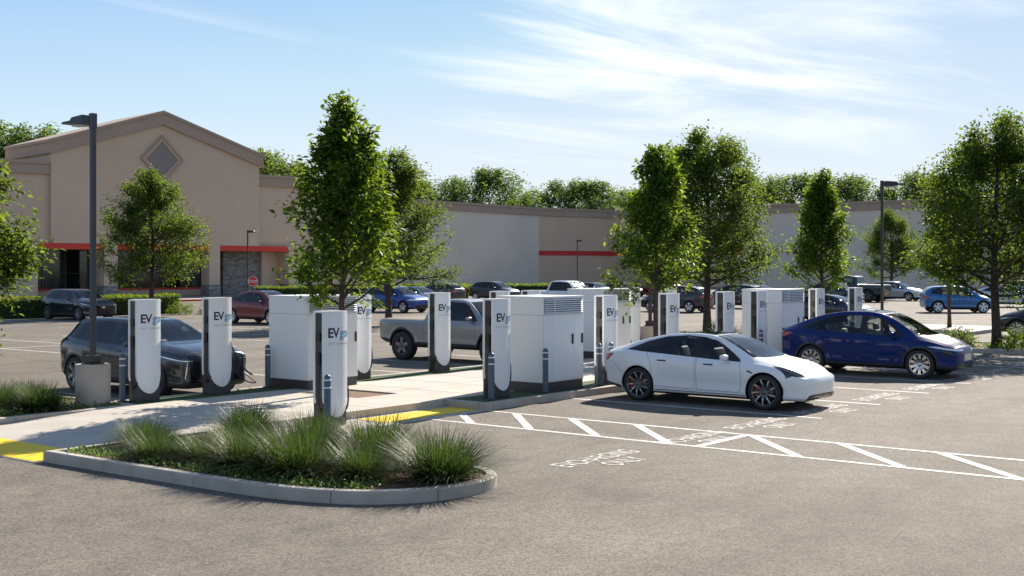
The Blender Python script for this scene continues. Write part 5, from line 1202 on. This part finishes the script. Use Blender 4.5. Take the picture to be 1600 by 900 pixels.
BROAD = dict(h=8.45, trunk_r=0.17, z0=1.7, prof=interp([(0.16, 2.5), (0.24, 3.1), (0.42, 3.45), (0.6, 3.1), (0.78, 2.35), (0.9, 1.55), (1.0, 0.4)]), nb=58, nsub=13, per=34, ln=0.165, wd=0.082, rise=(0.0, 0.6), droop=0.3, spread=0.17)
br1 = make_tree('broadleaf_tree', 'broad leafy tree in front of the store, below the grey diamond', 'tree', 5, M_LEAF2, (43.1, 60.4, 0), 'broad shade trees in the lot', **BROAD)
br2 = make_tree('broadleaf_tree', 'broad leafy tree with dark trunk behind the grey pickup', 'tree', 8, M_LEAF2, (42.8, 41.1, 0), 'broad shade trees in the lot', **BROAD)
dup(br2, (45.2, 24.9, 0.1), R(200), 'broad leafy tree with straight trunk behind the thin lamp pole and pear tree', 'broad shade trees in the lot')
dup(br1, (42.2, 12.35, 0.1), R(100), 'big dark leafy tree on the planted island at the right edge', 'broad shade trees in the lot', scale=0.92)
dup(br1, (116.6, 44.0, 0), R(300), 'round leafy tree far back by the right lamp pole', 'broad shade trees in the lot')
make_tree('broadleaf_tree', 'bright leafy tree cut off by the left edge', 'tree', 31, M_LEAF2, (17.2, 34.8, 0.1), 'broad shade trees in the lot', **dict(BROAD, h=7.6, z0=1.0, nb=70, per=34, ln=0.2, wd=0.10, rise=(-0.15, 0.45), prof=interp([(0.1, 2.6), (0.2, 3.1), (0.42, 3.2), (0.6, 2.7), (0.78, 1.9), (0.9, 1.2), (1.0, 0.4)])))
FARB = dict(h=21.0, trunk_r=0.42, z0=6.0, prof=interp([(0.3, 4.0), (0.45, 7.5), (0.6, 9.0), (0.75, 8.6), (0.85, 7.2), (0.93, 5.0), (1.0, 1.6)]), nb=44, nsub=9, per=19, ln=0.55, wd=0.29, rise=(0.2, 0.7), droop=0.25, spread=0.5)
fb = [None, None]
FT = [(-25, 150, 0.98, 0), (52, 152, 0.96, 1), (95, 160, 0.88, 0), (402, 168, 0.90, 1), (452, 172, 0.85, 0), (652, 214, 0.86, 0), (708, 218, 0.92, 1), (765, 214, 0.95, 0), (812, 222, 0.80, 1), (884, 216, 0.86, 1), (928, 214, 0.88, 0), (985, 220, 0.80, 1), (1050, 222, 0.84, 0),
      (1205, 200, 0.83, 1), (1262, 196, 0.88, 0), (1322, 190, 0.80, 1), (1385, 186, 0.74, 0), (1435, 184, 0.80, 1), (1490, 180, 0.82, 0), (1560, 176, 0.86, 1), (1640, 172, 0.82, 0)]
FL = ['airy dark tree rising behind the store, leftmost on the skyline', 'tall tree above the left store wing', 'tree touching the left slope of the gable',
      'tree rising just behind the right slope of the gable', 'tree above the right store wing', 'skyline tree above the left end of the long pale wall', 'skyline tree behind the pale wall, second from its left end',
      'tallest skyline tree above the middle of the pale wall', 'low skyline tree left of the sky gap over the wall corner', 'skyline tree right of the sky gap over the tan wall', 'skyline tree over the middle of the tan wall', 'skyline tree left of the tall pear tree top', 'skyline tree hidden behind the tall pear tree crown',
      'dark skyline tree right of the broad tree crown', 'dark skyline tree behind the second slender pear tree', 'skyline tree right of the second slender pear tree', 'low skyline tree left of the right lamp head', 'skyline tree behind the right lamp head', 'skyline tree behind the big right tree, left part', 'skyline tree behind the big right tree, middle part', 'skyline tree at the right edge behind the big tree']
for i, ((px, D, s, k), lb) in enumerate(zip(FT, FL)):
    p = CS((px - 800) / 1900 * D, D)
    if fb[k] is None:
        fb[k] = make_tree('skyline_tree', lb, 'tree', 40 + k, M_LEAF3, (p[0], p[1], 0), 'tall trees behind the buildings', **FARB); fb[k].scale = (s,) * 3
    else: dup(fb[k], (p[0], p[1], 0), R(83 * i + 17 * i * i), lb, 'tall trees behind the buildings', scale=(s * (1.08 + 0.2 * math.sin(i * 2.3)), s * (1.08 + 0.2 * math.cos(i * 1.7)), s * (0.985 + 0.05 * math.sin(i * 3.1))))
def hedge(label, p, q, wd, h, n, seed, ln=0.11):
    rng = np.random.default_rng(seed); p, q = np.array(p), np.array(q); L = np.linalg.norm(q - p); d = (q - p) / L
    t = thing('hedge', label, 'hedge', (p[0], p[1], 0), math.atan2(d[1], d[0]), 'clipped hedges')
    bm = bmesh.new(); box2(bm, (0.1, -wd / 2 + 0.12, 0), (L - 0.1, wd / 2 - 0.12, h - 0.14)); finish(bm, 'hedge_core', mat('hedge_core_' + str(seed), (0.02, 0.035, 0.012), 0.95, var=0.3, scale=6), t)
    x = rng.uniform(0, L, n); f = rng.uniform(0, 1, n); y = np.where(f < 0.5, rng.uniform(-wd / 2, wd / 2, n), np.where(f < 0.85, -wd / 2 + 0.12 * rng.uniform(0, 1, n), wd / 2 - 0.12 * rng.uniform(0, 1, n)))
    z = np.where(f < 0.5, h - 0.16 * rng.uniform(0, 1, n) ** 1.5 + 0.05 * np.sin(x * 2.1), rng.uniform(0.05, h, n)); P = np.stack([x, y, z], 1)
    dr = np.stack([np.zeros(n), np.sign(y) * 0.6, np.full(n, 0.7)], 1); V, F = leaves_np(rng, P, dr, ln, ln * 0.55, 0.0, 0.6); mesh_np('foliage', V, F, M_HEDGE, t)
    return t
hedge('clipped hedge behind the far left black SUV', (33.0, 63.3), (46.6, 62.9), 1.2, 1.15, 6000, 1)
hedge('clipped hedge before the right store wing, behind the red crossover', (71.5, 85.0), (84.0, 70.5), 1.3, 1.15, 6000, 2, 0.14)
hp, hq = CS(-12.5, 124), CS(13.5, 128)
hedge('clipped hedge along the foot of the long pale wall', hp, hq, 1.5, 1.15, 7000, 3, 0.16)
# fountain grass
def grass_mesh(seed, n, r0, hgt, spread):
    rng = np.random.default_rng(seed); V, F = [], []
    for i in range(n):
        a = rng.uniform(0, 2 * math.pi); rb = r0 * math.sqrt(rng.uniform()); bx, by = rb * math.cos(a), rb * math.sin(a)
        a2 = a + rng.normal(0, 0.55); tilt = 0.06 + 1.42 * rng.uniform(0, 1) ** 0.85; L = hgt * (0.62 + 0.45 * rng.uniform()); w = rng.uniform(0.0034, 0.0066)
        dx, dy = math.cos(a2), math.sin(a2); px, py = -dy, dx; th = tilt * 0.72; cx, cy, cz = bx, by, 0.0; base = len(V)
        for k in range(5):
            ww = w * (1 - (k / 4) ** 2 * 0.9); V.append((cx + px * ww, cy + py * ww, cz)); V.append((cx - px * ww, cy - py * ww, cz))
            st = L / 4; cx += dx * math.sin(th) * st * spread; cy += dy * math.sin(th) * st * spread; cz += math.cos(th) * st; th += tilt * 0.16 + 0.03
        for k in range(4): j = base + 2 * k; F.append((j, j + 1, j + 3, j + 2))
    return V, F
GM_ = []
for k, (n, r0, hg, sp_) in enumerate(((1400, 0.24, 0.84, 1.0), (1200, 0.22, 0.80, 1.05), (1300, 0.28, 0.86, 0.98))):
    V, F = grass_mesh(60 + k, n, r0, hg, sp_); o = mesh_np('fountain_grass', V, F, M_GRASS); GM_.append(o.data); bpy.data.objects.remove(o)
GR_ = [(11.42, 10.05, 1.0, 'fountain grass clump alone at the rounded kerb tip'), (10.92, 10.95, 0.97, 'fountain grass clump second from the rounded kerb tip'),
       (10.62, 11.75, 0.93, 'third fountain grass clump from the kerb tip along the front kerb'), (10.45, 12.55, 0.97, 'fourth fountain grass clump along the front kerb'), (10.55, 13.5, 0.95, 'fifth fountain grass clump along the front kerb'),
       (10.25, 14.25, 0.72, 'low fountain grass clump near the planter middle'), (10.75, 15.25, 0.75, 'sparse fountain grass clump closest to the yellow ramp'), (12.55, 15.1, 0.95, 'fountain grass clump rising against the sunlit walk'),
       (12.45, 13.4, 0.92, 'fountain grass clump at the foot of the front charger'), (11.6, 12.7, 0.95, 'fountain grass clump in the planter centre'), (11.5, 14.2, 0.9, 'fountain grass clump behind the low ones, planter centre left'), (12.2, 11.9, 0.85, 'small fountain grass clump near the back kerb'),
       (12.35, 20.75, 0.98, 'fountain grass clump beside the concrete lamp pedestal'), (11.7, 21.3, 0.95, 'fountain grass clump at the left edge across the walk'), (10.9, 20.7, 0.9, 'fountain grass clump cut by the left edge across the walk'), (12.9, 22.4, 0.8, 'fountain grass clump behind the concrete lamp pedestal'),
       (32.9, 21.5, 0.9, 'fountain grass clump left of the far lamp base'), (33.9, 22.6, 0.9, 'fountain grass clump behind the far lamp base'), (41.3, 22.0, 0.95, 'fountain grass clump at the foot of the broad tree behind the sedan'), (42.6, 23.0, 0.95, 'fountain grass clump right of the broad tree trunk'), (43.6, 22.0, 0.9, 'fountain grass clump seen between two far chargers'),
       (41.3, 14.6, 0.85, 'fountain grass clump on the right island, left end'), (42.9, 14.6, 0.8, 'fountain grass clump behind the right island tree'), (43.3, 10.9, 0.9, 'fountain grass clump at the right edge of the right island')]
for i, (x, y, s, lb) in enumerate(GR_):
    o = link('fountain_grass', GM_[i % 3]); o.location = (x, y, 0.115); o.rotation_euler = (0, 0, i * 2.1); q_ = (0.84 + 0.12 * math.sin(i * 4.1)) * (0.80 if i in (4, 5, 8, 9, 10) else 1.0); o.scale = (s * (1.14 + 0.12 * math.cos(i * 2.9)), s * (1.14 + 0.12 * math.sin(i * 1.3)), s * q_); tag(o, lb, 'grass clump', 'fountain grass clumps')
# ground cover: mats of tiny leaves inside the kerbs
def cover(poly, z, n, seed, bias):
    rng = np.random.default_rng(seed); P = []
    xs_, ys_ = [p[0] for p in poly], [p[1] for p in poly]
    cl = []
    while len(cl) < 46:
        x, y = rng.uniform(min(xs_), max(xs_)), rng.uniform(min(ys_), max(ys_))
        if in_poly(x, y, poly) and (rng.uniform() < bias(x, y)): cl.append((x, y, rng.uniform(0.10, 0.32)))
    while len(P) < n:
        x0, y0, r = cl[rng.integers(len(cl))]; x, y = x0 + rng.normal(0, r), y0 + rng.normal(0, r)
        if in_poly(x, y, poly): P.append((x, y, z + 0.005 + abs(rng.normal(0, 0.035))))
    P = np.array(P); V, F = leaves_np(rng, P, np.tile([0, 0, 0.5], (len(P), 1)), 0.055, 0.034, 0.0, 0.8)
    o = mesh_np('ground_cover', V, F, M_COVER); o['kind'] = 'stuff'; return o
cover(SOILS[0][0], SOILS[0][1], 6000, 3, lambda x, y: 1.0 if x < 10.3 else 0.35)
cover(SOILS[1][0], SOILS[1][1], 3500, 4, lambda x, y: 1.0 if y < 21 else 0.2)
cover(SOILS[2][0], SOILS[2][1], 4500, 5, lambda x, y: 0.8)
cover(SOILS[3][0], SOILS[3][1], 2500, 6, lambda x, y: 0.8)
# flowering shrubs
def shrub(label, loc, r, h, n, seed, flowers):
    rng = np.random.default_rng(seed); t = thing('flowering_shrub', label, 'shrub', loc, 0, 'low flowering shrubs')
    d = rng.normal(0, 1, (n, 3)); d /= np.linalg.norm(d, axis=1, keepdims=True); d[:, 2] = np.abs(d[:, 2]); q = rng.uniform(0.45, 1.0, (n, 1)) * (1 + 0.18 * np.sin(d[:, :1] * 7 + seed))
    P = d * q * [r, r, h]; P[:, 2] += 0.03; V, F = leaves_np(rng, P, d, 0.10, 0.042, 0.1, 0.6); mesh_np('foliage', V, F, M_LEAF2, t)
    bm = bmesh.new()
    for k in range(5): a = k * 1.257; tube(bm, [(0, 0, 0), (0.3 * r * math.cos(a), 0.3 * r * math.sin(a), 0.4 * h), (0.6 * r * math.cos(a), 0.6 * r * math.sin(a), 0.8 * h)], [0.012, 0.009, 0.004], 5)
    finish(bm, 'stem', M_BARK, t)
    if flowers:
        d = d[:flowers]; P = d * [r * 1.02, r * 1.02, h * 1.05]; P[:, 2] += 0.05; V, F = leaves_np(rng, P, d, 0.05, 0.05, -0.3, 0.5); o = mesh_np('blossom', V, F, M_FLOWER, t); o['kind'] = 'stuff'
for x, y, r, h, fl, lb in ((41.3, 13.3, 0.62, 0.62, 60, 'low green shrub with white flowers left of the big right trunk'), (41.3, 11.3, 0.75, 0.7, 30, 'low green shrub right of the big right trunk'), (41.6, 10.3, 0.6, 0.55, 50, 'low white-flowered shrub at the right edge'), (41.2, 14.3, 0.5, 0.45, 70, 'small white-flowered shrub near the blue crossover nose'),
                           (45.2, 60.6, 0.9, 0.75, 0, 'rounded shrub at the foot of the tree before the store'), (46.6, 59.4, 0.9, 0.7, 0, 'rounded shrub between the two left chargers, far back'), (110.0, 36.0, 0.9, 0.9, 60, 'flowering shrub at the nose of the silver SUV')):
    shrub(lb, (x, y, 0.1 if x < 44 else 0.0), r, h, 1500, int(x * 10 + y), fl)

# ------------------------------------------------------------------ lamps, signs
def lamp(label, x, y, H, arm, m, pedestal=True):
    t = thing('street_lamp', label, 'lamp post', (x, y, 0), arm, 'parking lot lamp posts')
    zb = 0.0
    if pedestal:
        bm = bmesh.new(); rings = lathe(bm, [(0.325, 0.0), (0.325, 0.90), (0.315, 0.925), (0.0, 0.925)], 40); finish(bm, 'concrete_base', M_PEDE, t, smooth=40); zb = 0.925
        bm = bmesh.new(); box2(bm, (-0.15, -0.15, zb), (0.15, 0.15, zb + 0.025)); box2(bm, (-0.115, -0.115, zb + 0.025), (0.115, 0.115, zb + 0.17), bev=0.015); finish(bm, 'base_cover', M_POLE, t)
    bm = bmesh.new(); s = 0.046; box2(bm, (-s, -s, zb), (s, s, H), bev=0.010); finish(bm, 'pole', m, t)
    bm = bmesh.new(); box2(bm, (-s - 0.01, -s - 0.01, H - 0.28), (s + 0.01, s + 0.01, H + 0.012), bev=0.008); finish(bm, 'pole_cap', m, t)
    # shoebox head: tapered housing out along +x, lens below
    bm = bmesh.new(); pr = [(0.045, -0.03, -0.19), (0.18, -0.01, -0.20), (0.50, -0.04, -0.16), (0.56, -0.10, -0.15), (0.78, -0.115, -0.16), (0.79, -0.13, -0.16)]
    rows = []
    for xx, zt, zbm in pr:
        hw = 0.07 if xx < 0.1 else 0.13; rows.append([bm.verts.new((xx, -hw, H + zbm)), bm.verts.new((xx, -hw * 0.85, H + zt)), bm.verts.new((xx, hw * 0.85, H + zt)), bm.verts.new((xx, hw, H + zbm))])
    for a, b in zip(rows[:-1], rows[1:]):
        for i in range(4): bm.faces.new((a[i], a[(i + 1) % 4], b[(i + 1) % 4], b[i]))
    bm.faces.new(rows[0]); bm.faces.new(rows[-1][::-1]); bmesh.ops.recalc_face_normals(bm, faces=bm.faces)
    hd = finish(bm, 'lamp_head', m, t)
    bm = bmesh.new(); box2(bm, (0.20, -0.09, H - 0.222), (0.52, 0.09, H - 0.185), bev=0.01); finish(bm, 'lens', M_LENS, hd)
    return t
lamp('tall slate lamp post on a round concrete pedestal at the left', 13.43, 20.69, 5.72, R(95), M_POLE2)
lamp('thin bronze lamp post on concrete base, its head lost in the pear tree crown', 33.35, 20.45, 5.7, R(-90), M_POLE)
lamp('tall bronze lamp post behind the blue crossover', 40.1, 15.45, 5.72, R(-80), M_POLE, pedestal=False)
p = CS((387 - 800) / 1900 * 93, 93); lamp('small dark lamp post before the store entrance', p[0], p[1], 5.7, R(-60), M_POLE)
p = CS((902 - 800) / 1900 * 124, 124); lamp('small dark lamp post against the tan wall with the red stripe', p[0], p[1], 5.7, R(-60), M_POLE)
# stop sign
p = CS((395 - 800) / 1900 * 90, 90); st = thing('stop_sign', 'red octagonal stop sign on a thin post by the store entrance', 'stop sign', (p[0], p[1], 0), HEAD - R(90))
bm = bmesh.new(); tube(bm, [(0, 0, 0), (0, 0, 2.2)], 0.03, 8); finish(bm, 'post', M_POLE, st)
bm = bmesh.new(); n = 8
A = [bm.verts.new((0.40 * math.cos(R(22.5 + 45 * k)), -0.040, 1.82 + 0.40 * math.sin(R(22.5 + 45 * k)))) for k in range(8)]; B = [bm.verts.new((v.co.x, -0.032, v.co.z)) for v in A]
bm.faces.new(A)
for i in range(8): bm.faces.new((A[i], B[i], B[(i + 1) % 8], A[(i + 1) % 8]))
bm.faces.new(B[::-1]); bmesh.ops.recalc_face_normals(bm, faces=bm.faces); pl = finish(bm, 'sign_plate', M_RED, st)
me = text_mesh('STOP', 0.30, 0.004, 1.0, 'CENTER'); me.materials.append(M_BOLW); o = link('lettering', me, pl); o.location = (0, -0.046, 1.715); o.rotation_euler = (R(90), 0, 0)
bm = bmesh.new()
for k in range(8):
    a0, a1 = R(22.5 + 45 * k), R(67.5 + 45 * k); q = [(0.385, a0), (0.385, a1), (0.36, a1), (0.36, a0)]; bm.faces.new([bm.verts.new((r_ * math.cos(a_), -0.044, 1.82 + r_ * math.sin(a_))) for r_, a_ in q])
finish(bm, 'sign_border', M_BOLW, pl)
# cart corral
p0, p1 = CS(-36.5, 74.0), CS(-29.9, 74.6); cc = thing('cart_corral', 'red and white cart corral rail half hidden by leaves, far left', 'cart corral', (p0[0], p0[1], 0), math.atan2(p1[1] - p0[1], p1[0] - p0[0]))
Lc = math.hypot(p1[0] - p0[0], p1[1] - p0[1])
for x in (0.0, Lc * .5, Lc):
    bm = bmesh.new(); tube(bm, [(x, 0, 0), (x, 0, 1.12)], 0.045, 8); finish(bm, 'post', M_RED, cc)
bm = bmesh.new(); box2(bm, (0, -0.03, 0.86), (Lc, 0.03, 1.06), bev=0.02); finish(bm, 'top_rail', M_RED, cc)
bm = bmesh.new(); box2(bm, (0.3, -0.036, 0.93), (Lc - 0.5, -0.0305, 1.0)); finish(bm, 'white_strip', M_BOLW, cc)
bm = bmesh.new(); tube(bm, [(0, 0, 0.45), (Lc, 0, 0.45)], 0.03, 8); finish(bm, 'lower_rail', M_RED, cc)
# charging cable from the second charger to the black SUV
cb = thing('charging_cable', 'black charging cable hanging from the second charger to the plugged-in SUV', 'cable', (16.55, 20.52, 0.15))
bm = bmesh.new(); tube(bm, catmull([(0.0, 0.0, 1.15), (0.10, 0.02, 0.95), (0.30, 0.05, 0.62), (0.62, 0.10, 0.36), (0.85, 0.25, 0.30), (1.0, 0.55, 0.32), (0.98, 0.9, 0.45)], 7), 0.016, 8); finish(bm, 'cable', M_CABLE, cb)
bm = bmesh.new(); tube(bm, catmull([(0.0, 0.0, 0.9), (0.12, 0.02, 0.5), (0.5, 0.06, 0.20), (0.9, 0.2, 0.12), (1.05, 0.5, 0.16), (0.98, 0.9, 0.40)], 7), 0.012, 8); finish(bm, 'cable', M_CABLE, cb)
